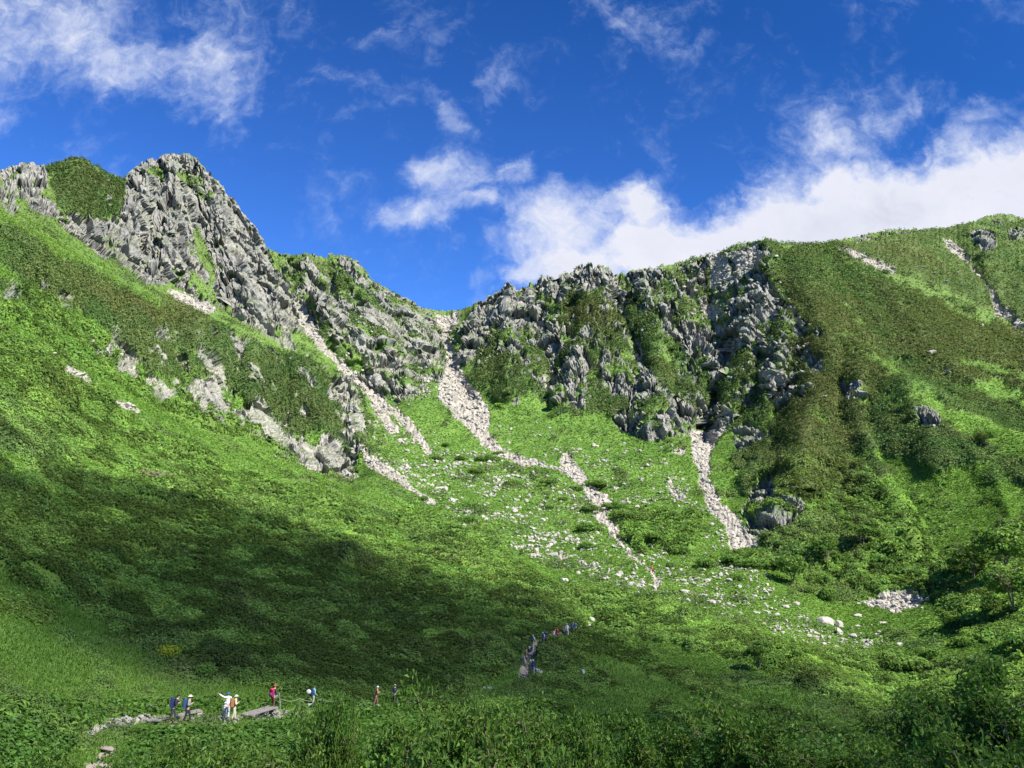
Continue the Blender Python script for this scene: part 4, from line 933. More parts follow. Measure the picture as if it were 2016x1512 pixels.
place_bush(1180, 958, 62, 'largest dark bush beside the scree trail in mid bowl'); place_bush(1210, 1000, 50, 'dark bush right of the rounded trail boulder')
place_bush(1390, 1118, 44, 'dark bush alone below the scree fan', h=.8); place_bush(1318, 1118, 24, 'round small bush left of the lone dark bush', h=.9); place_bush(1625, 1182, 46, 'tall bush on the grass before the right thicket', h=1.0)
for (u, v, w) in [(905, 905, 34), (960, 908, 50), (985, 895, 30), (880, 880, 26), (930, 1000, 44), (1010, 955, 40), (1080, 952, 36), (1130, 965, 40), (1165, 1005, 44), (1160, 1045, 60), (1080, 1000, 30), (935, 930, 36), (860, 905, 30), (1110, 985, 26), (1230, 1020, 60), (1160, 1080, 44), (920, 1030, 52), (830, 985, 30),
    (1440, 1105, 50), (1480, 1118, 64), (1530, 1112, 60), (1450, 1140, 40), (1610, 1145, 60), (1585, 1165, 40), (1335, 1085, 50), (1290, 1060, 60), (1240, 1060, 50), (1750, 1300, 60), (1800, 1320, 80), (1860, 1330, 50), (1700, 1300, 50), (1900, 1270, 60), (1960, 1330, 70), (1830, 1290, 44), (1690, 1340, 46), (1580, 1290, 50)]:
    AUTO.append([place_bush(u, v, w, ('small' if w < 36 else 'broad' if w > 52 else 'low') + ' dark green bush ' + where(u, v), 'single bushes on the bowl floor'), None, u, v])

_by = {}
AUTO += [[o, None, o.location[0], 0] for o in EDG]
for a in AUTO: _by.setdefault(a[0]['label'], []).append(a)
ORD = ['first', 'second', 'third', 'fourth', 'fifth', 'sixth', 'seventh', 'eighth', 'ninth', 'tenth', 'eleventh', 'twelfth', 'thirteenth', 'fourteenth']
for lab, L in _by.items():
    if len(L) > 1:
        L.sort(key=lambda a: a[2])
        for i, a in enumerate(L): a[0]['label'] = ORD[min(i, 13)] + ' ' + lab + (' counting from left' if len(lab.split()) < 13 else '')
# ------------------------------------------------------------------ foreground trees
M_BARK = None
def bark():
    m, t = mat('bark'); geo = t.n.new('ShaderNodeNewGeometry')
    n = t.noise(geo.outputs['Position'], 9, 4, .7)
    c = t.mix(t.rng(n, .35, .65), (.13, .085, .055), (.26, .20, .15))
    finish(t, t.node('ShaderNodeBsdfPrincipled', None, Base_Color=c, Roughness=.85).outputs[0]); return m
M_BARK = bark()
def tube(pts, rads, sides=6):
    pts = np.array(pts, float); V = []; Fc = []
    for i, p in enumerate(pts):
        d = pts[min(i+1, len(pts)-1)] - pts[max(i-1, 0)]; d = d/(np.linalg.norm(d) + 1e-9)
        a = np.cross(d, [.3, .9, .1]); a /= np.linalg.norm(a) + 1e-9; b = np.cross(d, a)
        for k in range(sides):
            th = 2*math.pi*k/sides; V.append(p + rads[i]*(a*math.cos(th) + b*math.sin(th)))
    for i in range(len(pts) - 1):
        for k in range(sides):
            Fc.append((i*sides + k, i*sides + (k+1) % sides, (i+1)*sides + (k+1) % sides, (i+1)*sides + k))
    return np.array(V), np.array(Fc)
def tree_meshes(seed, H=5.2, R=1.7, nleaf=9000, bare=.22):
    """trunk with forking limbs; leaves hang in sprays from the twig ends"""
    r = np.random.default_rng(seed); Vs = []; Fs = []; off = 0; tips = []
    def add(pts, rads):
        nonlocal off
        V, Fc = tube(pts, rads); Vs.append(V); Fs.append(Fc + off); off += len(V)
    stems = 2 + r.integers(0, 3)
    for s in range(stems):
        az = 6.28*s/stems + r.random(); lean_ = .12 + .22*r.random(); hh = H*(.78 + .22*r.random())
        pts = [np.array([.06*math.cos(az), .06*math.sin(az), -.3])]
        for k in range(1, 8):
            f = k/7; pts.append(np.array([math.cos(az)*lean_*hh*f**1.2, math.sin(az)*lean_*hh*f**1.2, hh*f]) + r.normal(size=3)*.06*f)
        add(pts, [.075*(1 - .85*k/7) for k in range(8)])
        for b in range(15):
            f = bare + (1 - bare)*(b + r.random())/15; i = min(int(f*7), 6); p0 = pts[i] + (pts[i+1] - pts[i])*(f*7 - i)
            a2 = r.random()*6.28; L = R*(.35 + .55*r.random())*(1.15 - .35*f)
            e = np.array([math.cos(a2), math.sin(a2), .35 + .5*r.random()])
            q1 = p0 + e*L*.5 + r.normal(size=3)*.05; q2 = p0 + e*L*np.array([1, 1, .85]) + r.normal(size=3)*.06
            add([p0, q1, q2], [.025*(1.2 - f), .014, .005]); tips += [q2, q1, .5*(q1 + q2)]
            for c in range(3):
                q3 = q1 + unit(r.normal(size=3)*np.array([1, 1, .6]) + e*.5)*L*.45; add([q1, q3], [.008, .003]); tips.append(q3)
        tips.append(pts[-1])
    tips = np.array(tips); n = nleaf; k = r.integers(0, len(tips), n)
    C = tips[k] + r.normal(size=(n, 3))*np.array([.17, .17, .13])
    N = unit(np.array([0, 0, .8]) + r.normal(size=(n, 3))*.6); upv = unit(r.normal(size=(n, 3)) + np.array([0, 0, -.7]))
    V, Fc = leaves(C, N, .12 + .10*r.random(n), .46, upv, .35, seed)
    tn = np.clip(r.random(len(tips))[k]*.7 + r.normal(size=n)*.2, 0, 1); lg = np.clip(.5 + r.normal(size=n)*.25, 0, 1); bw = (r.random(n) < .015)*1.4
    return (np.concatenate(Vs), np.concatenate(Fs)), (V, Fc, np.repeat(tn, 4), np.repeat(lg, 4), np.repeat(bw, 4))
TREES = []
for i, (H, R, nl, bare) in enumerate([(5.2, 1.9, 9000, .3), (4.6, 1.7, 8000, .25), (5.6, 2.1, 9500, .35), (4.2, 1.8, 8000, .2)]):
    TREES.append(dict(data=tree_meshes(900 + i, H, R, nl, bare), H=H, R=R, first=None))
def place_tree(u, v, D, width, label, kind=None):
    k = random.randrange(4) if kind is None else kind; T = TREES[k]
    top = at(u, v, D); g = ground_xy(top[0], top[1]); h = top[2] - g
    e = bpy.data.objects.new('tree', None); COL.objects.link(e); e.location = (top[0], top[1], g); tag(e, label, 'tree', 'leafy trees in the foreground')
    if T['first'] is None:
        (TV, TF), (LV_, LF, a, b, c) = T['data']
        tr = new_mesh('trunk', TV, TF, [M_BARK], parent=e, smooth_faces=True); cr = new_mesh('crown', LV_, LF, [M_TREE], parent=e, attrs=dict(tone=a, lightness=b, brown=c)); T['first'] = (tr, cr)
    else:
        for o in T['first']:
            c = o.copy(); COL.objects.link(c); c.parent = e
    sxy = (width/F*D)/(2*T['R']*.95); sz = h/T['H']*.97
    e.scale = (sxy, sxy, sz); e.rotation_euler = (0, 0, random.uniform(0, 6.28)); e.empty_display_size = .5
    return e
TP = [(50, 1478, 26, 150, 'leftmost foreground tree, low and leafy beside the stone steps'), (318, 1478, 24, 150, 'low foreground tree just right of the stone steps'), (395, 1462, 25, 190, 'low foreground tree under the two hikers in blue'),
 (520, 1450, 26, 190, 'low leafy foreground tree below the hiker in red'), (612, 1432, 27, 130, 'foreground tree below the hiker in light blue'), (688, 1384, 27, 80, 'tall slim foreground tree rising left of the hiker in pink'),
 (880, 1372, 28, 150, 'full foreground tree rising right of the hiker in pink'), (905, 1398, 27, 190, 'broad foreground tree under the dark shrubs at bottom centre'), (1000, 1372, 29, 190, 'foreground tree at bottom centre with its top under the pale slab'),
 (1085, 1388, 28, 180, 'foreground tree below the rock bank of the shaded hikers'), (1150, 1440, 26, 120, 'rightmost and lowest of the bottom centre trees'), (765, 1436, 23, 200, 'near leafy tree filling the bottom under the pink hiker'),
 (950, 1450, 23, 230, 'near leafy tree at the very bottom centre'), (1290, 1418, 33, 130, 'dark round tree right of the grassy gap'), (1385, 1398, 34, 150, 'dark rounded tree standing proud at the bottom right of centre'),
 (1480, 1418, 33, 140, 'dark leafy tree next to the proud rounded tree'), (1570, 1462, 31, 160, 'low tree at the bottom under the bright grass strip'), (1690, 1462, 31, 170, 'low yellow green tree at the bottom under the end of the bright strip'),
 (1800, 1392, 34, 170, 'spreading tree left of the bare stemmed tree'), (1905, 1365, 33, 190, 'tree with bare forked stems showing at the bottom right'), (2005, 1318, 32, 190, 'tallest tree, cut by the right edge of the picture'), (1960, 1445, 26, 170, 'near dark tree in the bottom right corner'), (1800, 1462, 27, 170, 'near tree filling the bottom left of the corner tree')]
for i, (u, v, D, w, lab) in enumerate(TP): place_tree(u, v + (6 if 'tall slim' in lab or u > 1250 else 26), D, w*1.12, lab, 2 if 'bare' in lab else None)

# birch-like small trees higher up the right slope and on the bright lower slope
FARC = []
def far_tree(u, v, w, label):
    """loose crown of leafy clumps on a few pale stems"""
    i = len(FARC) % 3
    if len(FARC) < 3:
        (TV, TF), _ = tree_meshes(940 + i, 4.4, 2.0, 10, .25); r = np.random.default_rng(60 + i); n = 1500; k = 16
        cen = np.stack([r.uniform(-1.3, 1.3, k), r.uniform(-1.3, 1.3, k), r.uniform(2.0, 4.0, k)], 1); rad = r.uniform(.5, .95, k); q_ = r.integers(0, k, n); d = unit(r.normal(size=(n, 3)))
        C = cen[q_] + d*rad[q_][:, None]*np.array([1, 1, .7]); V, Fc = leaves(C, unit(d*.8 + np.array([0, 0, .3]) + r.normal(size=(n, 3))*.45), .24 + .2*r.random(n), .6, None, .3, i)
        FARC.append([(TV, TF), (V, Fc, np.repeat(np.clip((q_ % 5)/5 + r.normal(size=n)*.15, 0, 1), 4), np.repeat(np.clip(.45 + r.normal(size=n)*.25, 0, 1), 4)), None])
    else: FARC.append(None)
    p, n_ = ground_at(u, v); s = w/F*p.length/4.2
    e = bpy.data.objects.new('tree', None); COL.objects.link(e); e.location = p; e.scale = (s, s, s*.8); e.rotation_euler = (0, 0, random.uniform(0, 6)); tag(e, label, 'tree', 'small trees on the slopes')
    K = FARC[i]
    if K[2] is None:
        a = new_mesh('trunk', K[0][0], K[0][1], [M_BARK], parent=e, smooth_faces=True); b = new_mesh('crown', K[1][0], K[1][1], [M_SHRUB], parent=e, attrs=dict(tone=K[1][2], lightness=K[1][3], brown=K[1][2]*0)); K[2] = (a, b)
    else:
        for o in K[2]:
            c = o.copy(); COL.objects.link(c); c.parent = e
for u, v, w, lab in [(1495, 1300, 60, 'small tree with pale bare stems on the lit shrub band'), (1940, 868, 36, 'small tree alone above a white rock on the right slope'), (1990, 1100, 90, 'bushy tree high at the right edge above the thicket'), (1925, 1120, 70, 'bushy tree left of the one at the right edge'),
  (2000, 1180, 90, 'dark bushy tree on the right edge halfway up'), (1560, 1130, 60, 'small spreading tree at the foot of the right thicket'), (1700, 1060, 70, 'branchy small tree in the middle of the right thicket'), (1620, 1090, 60, 'leafy small tree below the dark overhang')]:
    far_tree(u, v + w*.3, w, lab)

# leafy herbs in the near meadow
def herbs(weight, count, name, label, px, h, seed, m):
    ground_cover(name, label, weight, count, px, h, m, .55, False, seed=seed, dmin=.06, dmax=.5)
nearm = (Df < 75)*(Df > 30)*(1 - scree)*(1 - smooth(-seg_dist(UF, VF, [(160, 1520), (215, 1470)]), -48, -34))*(1 - smooth(-seg_dist(UF, VF, [(165, 1458), (240, 1430), (300, 1424), (395, 1420), (470, 1422), (540, 1408), (600, 1400)]), -20, -10))*1.0
herbs(nearm*(VF > 1380)*(.3 + smooth(fbm(Pf/5, 3, .6, 301), -.1, .3)), int(110000*Q_), 'meadow_herbs', 'broad leaved herbs growing thickly in the near meadow', 4.5, .55, 21, M_HERB)

# yellow flowering bush and dead branches on the left slope
def cluster(name, u, v, w, n, m, size, label, cat, flat=.6, lift=.3):
    r = np.random.default_rng(int(u)); p, nn = ground_at(u, v); s = w/F*p.length*.5
    d = unit(r.normal(size=(n, 3))); C = d*r.random((n, 1))**.4*np.array([s, s, s*flat]) + np.array([0, 0, s*lift])
    V, Fc = leaves(C, unit(d + r.normal(size=(n, 3))*.5), size*(.6 + .8*r.random(n)), .7, None, .3, 3)
    o = new_mesh(name, V, Fc, [m], attrs=dict(tone=np.repeat(r.random(n), 4), lightness=np.repeat(.3 + .5*r.random(n), 4), brown=np.zeros(4*n))); o.location = p; tag(o, label, cat); return o
M_YEL = leaf_mat('yellow green leaves', [(.30, .36, .03), (.42, .44, .06), (.20, .30, .03)], .7, .4, .5)
cluster('bush', 325, 1288, 44, 900, M_YEL, .16, 'yellow green bush at the edge of the shaded shrubs on the left', 'bush')
cluster('bush', 400, 1330, 44, 900, M_HERB, .18, 'bright leafy fern like bush at the border of the left meadow', 'bush')
def branches(u, v, w, label):
    r = np.random.default_rng(4); p, nn = ground_at(u, v); s = w/F*p.length*.5
    e = bpy.data.objects.new('dead_branches', None); COL.objects.link(e); e.location = p; tag(e, label, 'branches')
    for _ in range(26):
        a = r.normal(size=3)*np.array([s*.5, s*.4, .25]) + np.array([0, 0, .9]); d = unit(r.normal(size=3)*np.array([1, 1, .35]))*s*(.3 + .5*r.random())
        V, Fc = tube([a - d*.5, a + r.normal(size=3)*.1, a + d*.5], [.07, .06, .03], 5); new_mesh('branch', V, Fc, [M_BARK], parent=e)
branches(292, 945, 60, 'brown dead branches lying on the sunlit shrubs of the left slope')

# ------------------------------------------------------------------ walkway of logs and planks, rope fence
M_WOOD, t_ = mat('weathered wood')
_g = t_.n.new('ShaderNodeNewGeometry'); _n = t_.noise(t_.node('ShaderNodeMapping', None, Vector=_g.outputs['Position'], Scale=(1, 8, 8)), 3, 4, .6)
finish(t_, t_.node('ShaderNodeBsdfPrincipled', None, Base_Color=t_.mix(t_.rng(_n, .35, .65), (.12, .10, .09), (.40, .36, .33)), Roughness=.85).outputs[0])
def box(L, W_, H):
    bm = bmesh.new(); bmesh.ops.create_cube(bm, size=1); bmesh.ops.scale(bm, vec=(L, W_, H), verts=bm.verts); bmesh.ops.bevel(bm, geom=bm.edges[:], offset=.012, segments=1, affect='EDGES')
    V = np.array([v.co[:] for v in bm.verts]); Fs = {}
    for f in bm.faces: Fs.setdefault(len(f.verts), []).append([v.index for v in f.verts])
    bm.free(); return V, [np.array(x) for x in Fs.values()]
def walkway(u0, v0, u1, v1, label, nplank=3):
    a, _ = ground_at(u0, v0); b, _ = ground_at(u1, v1); d = b - a; L = d.length
    e = bpy.data.objects.new('log_walkway', None); COL.objects.link(e); e.location = (a + b)/2 + Vector((0, 0, .28)); e.rotation_euler = d.to_track_quat('X', 'Z').to_euler(); tag(e, label, 'walkway', 'log walkways of the near path')
    for k in range(nplank):
        V, Fs = box(L*random.uniform(.90, 1.0), .22, .11); new_mesh('plank', V, Fs, [M_WOOD], parent=e, loc=(random.uniform(-.05, .05), (k - (nplank - 1)/2)*.33, random.uniform(-.03, .04)))
    for k in range(2):
        V, Fs = box(.2, nplank*.34, .14); new_mesh('crossbeam', V, Fs, [M_WOOD], parent=e, loc=(L*(-.4 + .8*k), 0, -.125))
walkway(482, 1413, 538, 1399, 'grey plank walkway sloping up to the hiker in red', 3)
walkway(300, 1430, 352, 1418, 'grey plank walkway at the end of the stone edging', 3)
walkway(352, 1417, 395, 1408, 'short pale plank walkway right under the hikers in blue', 2)
def rope_fence(pts, label):
    e = bpy.data.objects.new('rope_fence', None); COL.objects.link(e); P_ = [ground_at(u, v)[0] for u, v in pts]; e.location = P_[0]; tag(e, label, 'rope fence')
    m = bpy.data.materials.get('rope')
    if not m:
        m, t = mat('rope'); finish(t, t.node('ShaderNodeBsdfDiffuse', None, Color=(.55, .50, .36)).outputs[0])
    for p in P_:
        V, Fc = tube([p - P_[0] + Vector((0, 0, -.2)), p - P_[0] + Vector((0, 0, .75))], [.035, .03], 6); new_mesh('post', V, Fc, [M_WOOD], parent=e)
    line_ = []
    for a, b in zip(P_[:-1], P_[1:]):
        for k in range(6): f = k/6; line_.append(a.lerp(b, f) - P_[0] + Vector((0, 0, .68 - .18*4*f*(1 - f))))
    line_.append(P_[-1] - P_[0] + Vector((0, 0, .68))); V, Fc = tube(line_, [.012]*len(line_), 5); new_mesh('rope', V, Fc, [m], parent=e)
rope_fence([(552, 1396), (590, 1394), (632, 1393), (672, 1393)], 'thin pale rope fence on low posts right of the hiker in red')

# ------------------------------------------------------------------ hikers
_flat = {}
def cloth(rgb):
    k = tuple(round(c, 3) for c in rgb)
    if k not in _flat:
        m, t = mat('cloth'); tc = t.n.new('ShaderNodeTexCoord'); n = t.noise(tc.outputs['Object'], 14, 3, .6)
        c = t.mix(t.rng(n, .3, .7), tuple(x*.82 for x in k), tuple(min(x*1.12, .9) for x in k))
        finish(t, t.node('ShaderNodeBsdfPrincipled', None, Base_Color=c, Roughness=.8).outputs[0]); _flat[k] = m
    return _flat[k]
WHITE, NAVY, RED, SKIN, BLACK = (.80, .80, .80), (.02, .035, .11), (.62, .03, .04), (.55, .34, .24), (.02, .02, .022)
def skin_mesh(name, joints, edges, radii, m, parent, root=0, sub=1):
    me = bpy.data.meshes.new(name); me.from_pydata([tuple(j) for j in joints], edges, []); me.materials.append(m)
    o = bpy.data.objects.new(name, me); COL.objects.link(o); o.parent = parent
    md = o.modifiers.new('skin', 'SKIN'); md.use_smooth_shade = True
    for i, r in enumerate(radii):
        sv_ = me.skin_vertices[0].data[i]; sv_.radius = (r, r) if np.isscalar(r) else r; sv_.use_root = (i == root)
    sb = o.modifiers.new('sub', 'SUBSURF'); sb.levels = sub; sb.render_levels = sub
    return o
def ell(cx, cy, cz, rx_, ry_, rz_, n=1):
    bm = bmesh.new(); bmesh.ops.create_icosphere(bm, subdivisions=n + 1, radius=1)
    V = np.array([v.co[:] for v in bm.verts])*np.array([rx_, ry_, rz_]) + np.array([cx, cy, cz]); Fc = np.array([[v.index for v in f.verts] for f in bm.faces]); bm.free(); return V, Fc
def merged(name, parts, m, parent):
    Vs = []; Fs = []; off = 0
    for V, Fc in parts: Vs.append(V); Fs.append(Fc + off); off += len(V)
    return new_mesh(name, np.concatenate(Vs), Fs, [m], parent=parent, smooth_faces=True)
def hiker(u, v, label, face=0.0, h=1.68, shirt=NAVY, trousers=(.05, .05, .06), hat=None, brim=.0, hatc=(.7, .65, .5), pack=None, lean=.1, arms='swing', stride=.22, pole=False, sleeve=None, packs=1.0, group='hikers on the path', sink=0.0, pack_top=None):
    """faces +Y locally; face = turn about Z (0 looks away from the camera, -90 walks right)"""
    p, n = ground_at(u, v); s = h/1.70
    e = bpy.data.objects.new('person', None); COL.objects.link(e); e.location = p + Vector((0, 0, .02 - sink)); e.scale = (s, s, s); e.rotation_euler = (0, 0, math.radians(face)); tag(e, label, 'person', group); e.empty_display_size = .3
    ly = lambda z: math.tan(lean)*(z - .9) if z > .9 else 0
    hip = (0, 0, .92); st = stride
    J = [hip, (0, ly(1.12), 1.12), (0, ly(1.34), 1.34), (0, ly(1.46), 1.44), (0, ly(1.54) + .01, 1.52)]           # 0 hip 1 waist 2 chest 3 neck base 4 neck
    R = [(.135, .10), (.125, .095), (.155, .105), (.075, .07), (.052, .055)]
    E = [(0, 1), (1, 2), (2, 3), (3, 4)]
    legs = []
    for sx, fy in ((-1, st), (1, -st)):
        k = [(sx*.09, 0, .84), (sx*.10, fy*.62 + .05, .49), (sx*.10, fy - .03, .09), (sx*.10, fy - .02, .045), (sx*.105, fy + .13, .035)]
        i = len(J); J += k; R += [.088, .058, .042, .045, .036]; E += [(0, i), (i, i+1), (i+1, i+2), (i+2, i+3), (i+3, i+4)]; legs.append(k)
    sh = ly(1.40); armk = []
    for sx in (-1, 1):
        a0 = (sx*.19, sh, 1.395)
        if arms == 'point' and sx == -1: el, wr = (sx*.42, sh + .04, 1.52), (sx*.63, sh + .06, 1.68)
        elif arms == 'poles': el, wr = (sx*.25, sh - .02, 1.12), (sx*.24, sh + .22, 1.08)
        elif arms == 'straps': el, wr = (sx*.27, sh - .03, 1.13), (sx*.13, sh + .17, 1.22)
        else: el, wr = (sx*.25, sh - .05*sx, 1.12), (sx*.25, sh + .10 + .12*sx, .90)
        a0, el, wr = map(np.array, (a0, el, wr)); d = unit(wr - el); hd = wr + d*.07
        i = len(J); J += [tuple(a0), tuple(el), tuple(wr), tuple(hd)]; R += [.055, .040, .027, (.036, .018)]; E += [(3, i), (i, i+1), (i+1, i+2), (i+2, i+3)]
        side = unit(np.cross(d, [0, .3, 1.0]) + 1e-6)
        for f, ln in zip((-1.5, -.5, .5, 1.5), (.055, .068, .072, .062)):
            b = hd + side*f*.017; c = b + d*ln*.55; g = c + d*ln*.35 + np.array([0, 0, -.02]); j = len(J)
            J += [tuple(b), tuple(c), tuple(g)]; R += [.0095, .0085, .007]; E += [(i+3, j), (j, j+1), (j+1, j+2)]
        th = wr + d*.02 + side*.035; j = len(J); J += [tuple(th), tuple(th + d*.045 + side*.012)]; R += [.011, .008]; E += [(i+2, j), (j, j+1)]
        armk.append((a0, el, wr, hd))
    hy = ly(1.6) + .02; i = len(J); J += [(0, hy, 1.585), (0, hy + .005, 1.655)]; R += [(.070, .085), (.062, .078)]; E += [(4, i), (i, i+1)]
    body = skin_mesh('body', J, E, R, cloth(SKIN), e)
    # face and hair ride on the head
    merged('face', [ell(0, hy + .095, 1.60, .012, .018, .020), ell(-.030, hy + .078, 1.625, .011, .008, .007), ell(.030, hy + .078, 1.625, .011, .008, .007), ell(0, hy + .082, 1.562, .022, .008, .006), ell(-.078, hy, 1.60, .012, .02, .03), ell(.078, hy, 1.60, .012, .02, .03)], cloth(SKIN), e)
    merged('hair', [ell(0, hy - .018, 1.635, .082, .090, .090)], cloth(BLACK), e)
    # clothes
    sj = [(0, 0, .88)] + J[1:4]; sr = [(.150, .118), (.145, .115), (.178, .125), (.085, .08)]; se = [(0, 1), (1, 2), (2, 3)]
    for a0, el, wr, hd in armk:
        i = len(sj); sj += [tuple(a0), tuple(el), tuple(wr*.8 + el*.2)]; sr += [.068, .053, .040]; se += [(3, i), (i, i+1), (i+1, i+2)]
    skin_mesh('shirt', sj, se, sr, cloth(shirt), e)
    tj = [(0, 0, .94)]; tr = [(.148, .112)]; te = []
    for k in legs:
        i = len(tj); tj += [k[0], k[1], tuple(np.array(k[2]) + (0, 0, .05))]; tr += [.100, .074, .060]; te += [(0, i), (i, i+1), (i+1, i+2)]
    skin_mesh('trousers', tj, te, tr, cloth(trousers), e)
    for k in legs: merged('boot', [ell(k[3][0], k[3][1] + .05, .05, .052, .14, .05), ell(k[2][0], k[2][1], .11, .052, .058, .075)], cloth((.08, .055, .04)), e)
    if sleeve: 
        for a0, el, wr, hd in armk: merged('sleeve', [tube([a0, el, wr*.85 + el*.15], [.074, .060, .045], 8)], cloth(sleeve), e)
    if hat:
        hc = cloth(hatc); parts = [ell(0, hy - .005, 1.672, .094, .104, .066)]
        if brim:
            a = np.arange(20)*2*math.pi/20; ring = []
            for rr, zz in ((.080, 1.668), (.10 + brim, 1.640), (.10 + brim, 1.632), (.080, 1.655)): ring += [(rr*math.cos(x), hy + rr*1.08*math.sin(x), zz) for x in a]
            q = np.array([(k*20 + i, k*20 + (i+1) % 20, ((k+1) % 4)*20 + (i+1) % 20, ((k+1) % 4)*20 + i) for k in range(4) for i in range(20)]); parts.append((np.array(ring), q))
        else: parts.append(ell(0, hy + .12, 1.645, .062, .072, .010))
        merged('hat', parts, hc, e)
    if pack:
        by = ly(1.25) - .21; V, Fs = box(.32*packs, .22*packs, .50*packs); V = V*(1 + .0*V)
        V = V + np.array([0, by, 1.20]); bag = new_mesh('backpack', V, Fs, [cloth(pack)], parent=e)
        bv = bag.modifiers.new('b', 'BEVEL'); bv.width = .06; bv.segments = 3; bv.limit_method = 'ANGLE'
        merged('backpack_lid', [ell(0, by, 1.20 + .27*packs, .155*packs, .125*packs, .075)], cloth(pack_top or pack), e)
        merged('backpack_pocket', [ell(0, by - .12*packs, 1.12, .115*packs, .05, .13)], cloth(tuple(min(.8, c*1.5 + .01) for c in pack)), e)
    if pole:
        for sx, (a0, el, wr, hd) in zip((-1, 1), armk):
            V, Fc = tube([hd + np.array([0, 0, .09]), np.array([hd[0]*1.15, hd[1] + .12, .02])], [.016, .010], 6)
            new_mesh('trekking_pole', V, Fc, [cloth((.5, .5, .52))], parent=e)
    return e
hiker(336, 1424, 'stooping hiker in dark navy with dark cap and big navy pack, leftmost of all', face=-80, h=1.62, shirt=(.02, .03, .05), hat=1, hatc=(.02, .03, .035), pack=(.02, .035, .13), lean=.36, arms='straps', stride=.15, packs=1.1)
hiker(366, 1425, 'hiker in cream bucket hat with blue backpack walking right', face=-75, h=1.75, shirt=(.30, .32, .26), hat=1, brim=.06, hatc=(.78, .72, .52), pack=(.03, .08, .22), lean=.12, arms='straps', stride=.2, trousers=(.03, .03, .035))
hiker(449, 1417, 'hiker in blue cap and white jacket pointing up to the left with an outstretched arm', face=20, h=1.75, shirt=WHITE, hat=1, brim=.04, hatc=(.03, .16, .42), arms='point', trousers=(.55, .60, .60), stride=.08)
hiker(443, 1421, 'small hiker all in white with white hat in front of the pointing one', face=-20, h=1.30, shirt=(.75, .77, .85), hat=1, brim=.05, hatc=WHITE, trousers=(.55, .60, .58), stride=.05, lean=.12)
hiker(459, 1420, 'hiker in pale hat carrying an orange brown backpack beside the pointing one', face=-60, h=1.66, shirt=(.72, .66, .45), hat=1, brim=.05, hatc=(.70, .78, .62), pack=(.36, .16, .05), arms='straps', trousers=(.62, .56, .42), stride=.12)
hiker(537, 1402, 'hiker with bright red cap and magenta pack standing at the top of the plank walkway', face=-30, h=1.72, shirt=(.06, .04, .05), hat=1, hatc=(.85, .06, .05), pack=(.30, .02, .12), pack_top=(.85, .07, .06), trousers=(.13, .06, .05), pole=True, arms='poles', stride=.1)
hiker(617, 1392, 'hiker with light blue shirt and navy pack wading through herbs by the rope fence', face=-40, h=1.55, shirt=(.20, .62, .72), hat=1, hatc=(.06, .10, .12), pack=NAVY, trousers=(.45, .48, .42), stride=.1)
merged('sun_hat', [ell(0, 0, 0, .20, .06, .19)], cloth(WHITE), None)
_sh = bpy.data.objects['sun_hat']; _sh.location = ground_at(607, 1392)[0] + Vector((0, 0, 1.12)); tag(_sh, 'round white sun hat hanging at the back of the hiker in light blue', 'hat')
hiker(740, 1392, 'hiker in white cap and pink jacket with yellow sleeves on the rocks', face=-65, h=1.66, shirt=(.72, .10, .25), sleeve=(.75, .48, .08), hat=1, brim=.02, hatc=(.78, .80, .88), arms='straps', trousers=(.30, .12, .10), lean=.18)
hiker(778, 1388, 'hiker in navy with small cream hat and pale trekking poles, half hidden by leaves', face=10, h=1.72, shirt=(.02, .03, .07), hat=1, brim=.02, hatc=(.80, .76, .60), arms='poles', pole=True, trousers=(.03, .04, .08))
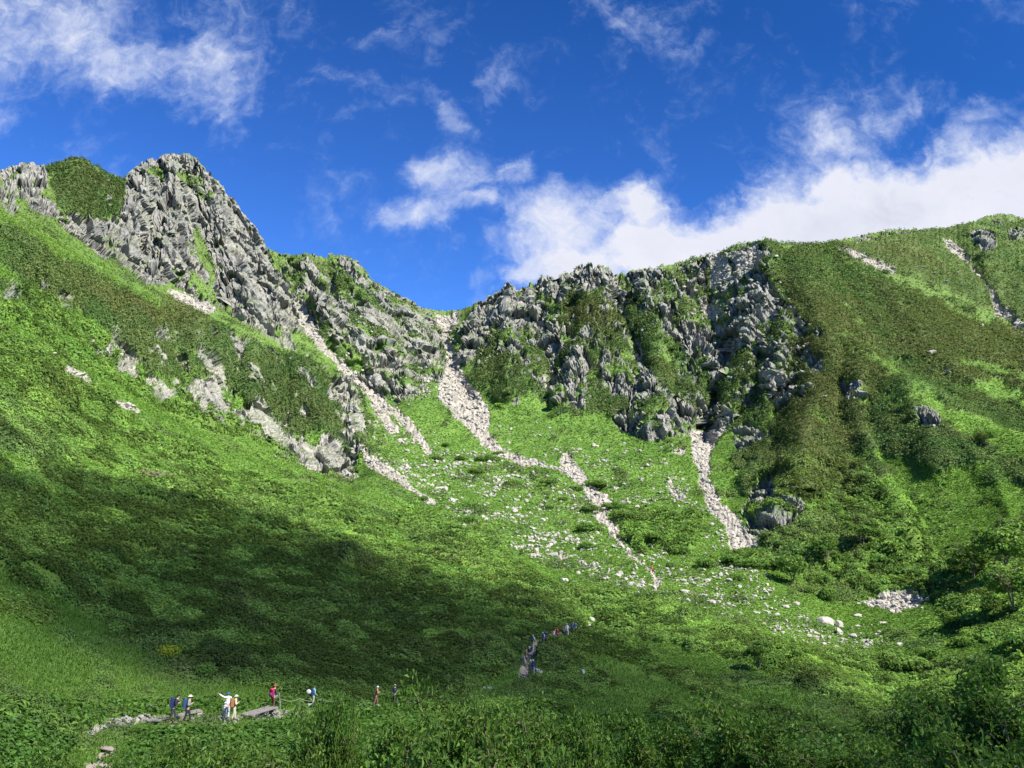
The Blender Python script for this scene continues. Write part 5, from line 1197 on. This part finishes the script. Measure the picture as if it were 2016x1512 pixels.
FAR = [(1050, 1328, dict(h=1.62, shirt=(.02, .03, .13), hat=1, brim=.05, hatc=(.75, .68, .50), trousers=(.30, .32, .35), pack=(.02, .03, .14)), 'lowest hiker of the shaded line, cream hat and navy jacket'),
 (1044, 1322, dict(h=1.6, shirt=(.62, .55, .32), hat=1, hatc=(.04, .03, .03), trousers=(.06, .05, .05)), 'hiker in sand coloured shirt just above the lowest one'),
 (1036, 1310, dict(h=1.68, shirt=(.22, .15, .10), hat=1, brim=.04, hatc=(.45, .36, .26), trousers=(.10, .08, .07)), 'hiker in brown standing beside the pinkish rock bank'),
 (1042, 1304, dict(h=1.75, shirt=(.03, .03, .09), hat=1, brim=.04, hatc=(.55, .66, .78), trousers=(.05, .05, .08), arms='poles', pole=True), 'hiker in pale blue hat and navy jacket with poles at the bend of the path'),
 (1050, 1278, dict(h=1.7, shirt=(.70, .74, .78), hat=1, hatc=(.75, .80, .82), pack=(.03, .06, .09), trousers=(.4, .4, .4)), 'hiker in white with dark pack just past the bend'),
 (1066, 1272, dict(h=1.6, shirt=(.60, .66, .68), hat=1, hatc=(.60, .68, .66), trousers=(.05, .05, .08), pack=(.02, .04, .06)), 'small pale hiker before the one in blue in the line'),
 (1074, 1270, dict(h=1.75, shirt=(.03, .05, .18), hat=1, hatc=(.08, .12, .28), pack=(.02, .03, .08), trousers=(.03, .03, .05)), 'hiker all in dark blue in the middle of the line'),
 (1092, 1263, dict(h=1.6, shirt=(.62, .08, .10), hat=1, hatc=(.80, .40, .42), pack=(.75, .55, .58), trousers=(.5, .08, .1)), 'first of two hikers in red, with a pink pack'),
 (1097, 1261, dict(h=1.7, shirt=(.60, .05, .06), hat=1, hatc=(.45, .05, .05), trousers=(.05, .03, .03)), 'second of two hikers in red, darker cap'),
 (1109, 1256, dict(h=1.68, shirt=(.04, .03, .04), hat=1, hatc=(.06, .05, .05), pack=(.20, .14, .10), trousers=(.04, .04, .04)), 'hiker in black between the red pair and the white one'),
 (1117, 1254, dict(h=1.75, shirt=(.66, .70, .80), hat=1, hatc=(.75, .78, .85), trousers=(.5, .5, .55)), 'hiker in white jacket near the far end of the line'),
 (1127, 1250, dict(h=1.72, shirt=(.06, .12, .26), hat=1, hatc=(.35, .50, .60), pack=(.05, .08, .15), trousers=(.05, .05, .08)), 'hiker with blue grey pack second from the far end'),
 (1134, 1248, dict(h=1.68, shirt=(.10, .16, .24), hat=1, hatc=(.03, .04, .06), trousers=(.05, .05, .06)), 'farthest hiker of the shaded line, in dark grey blue'),
 (1285, 1128, dict(h=1.7, shirt=(.70, .08, .08), hat=1, hatc=(.75, .20, .18), pack=(.65, .10, .10), trousers=(.3, .08, .08)), 'tiny hiker in red far up on the trail in the sunlit bowl')]
for u, v, kw, lab in FAR: hiker(u, v, lab, face=random.uniform(-60, 10), group='hikers in the distant line', **kw)
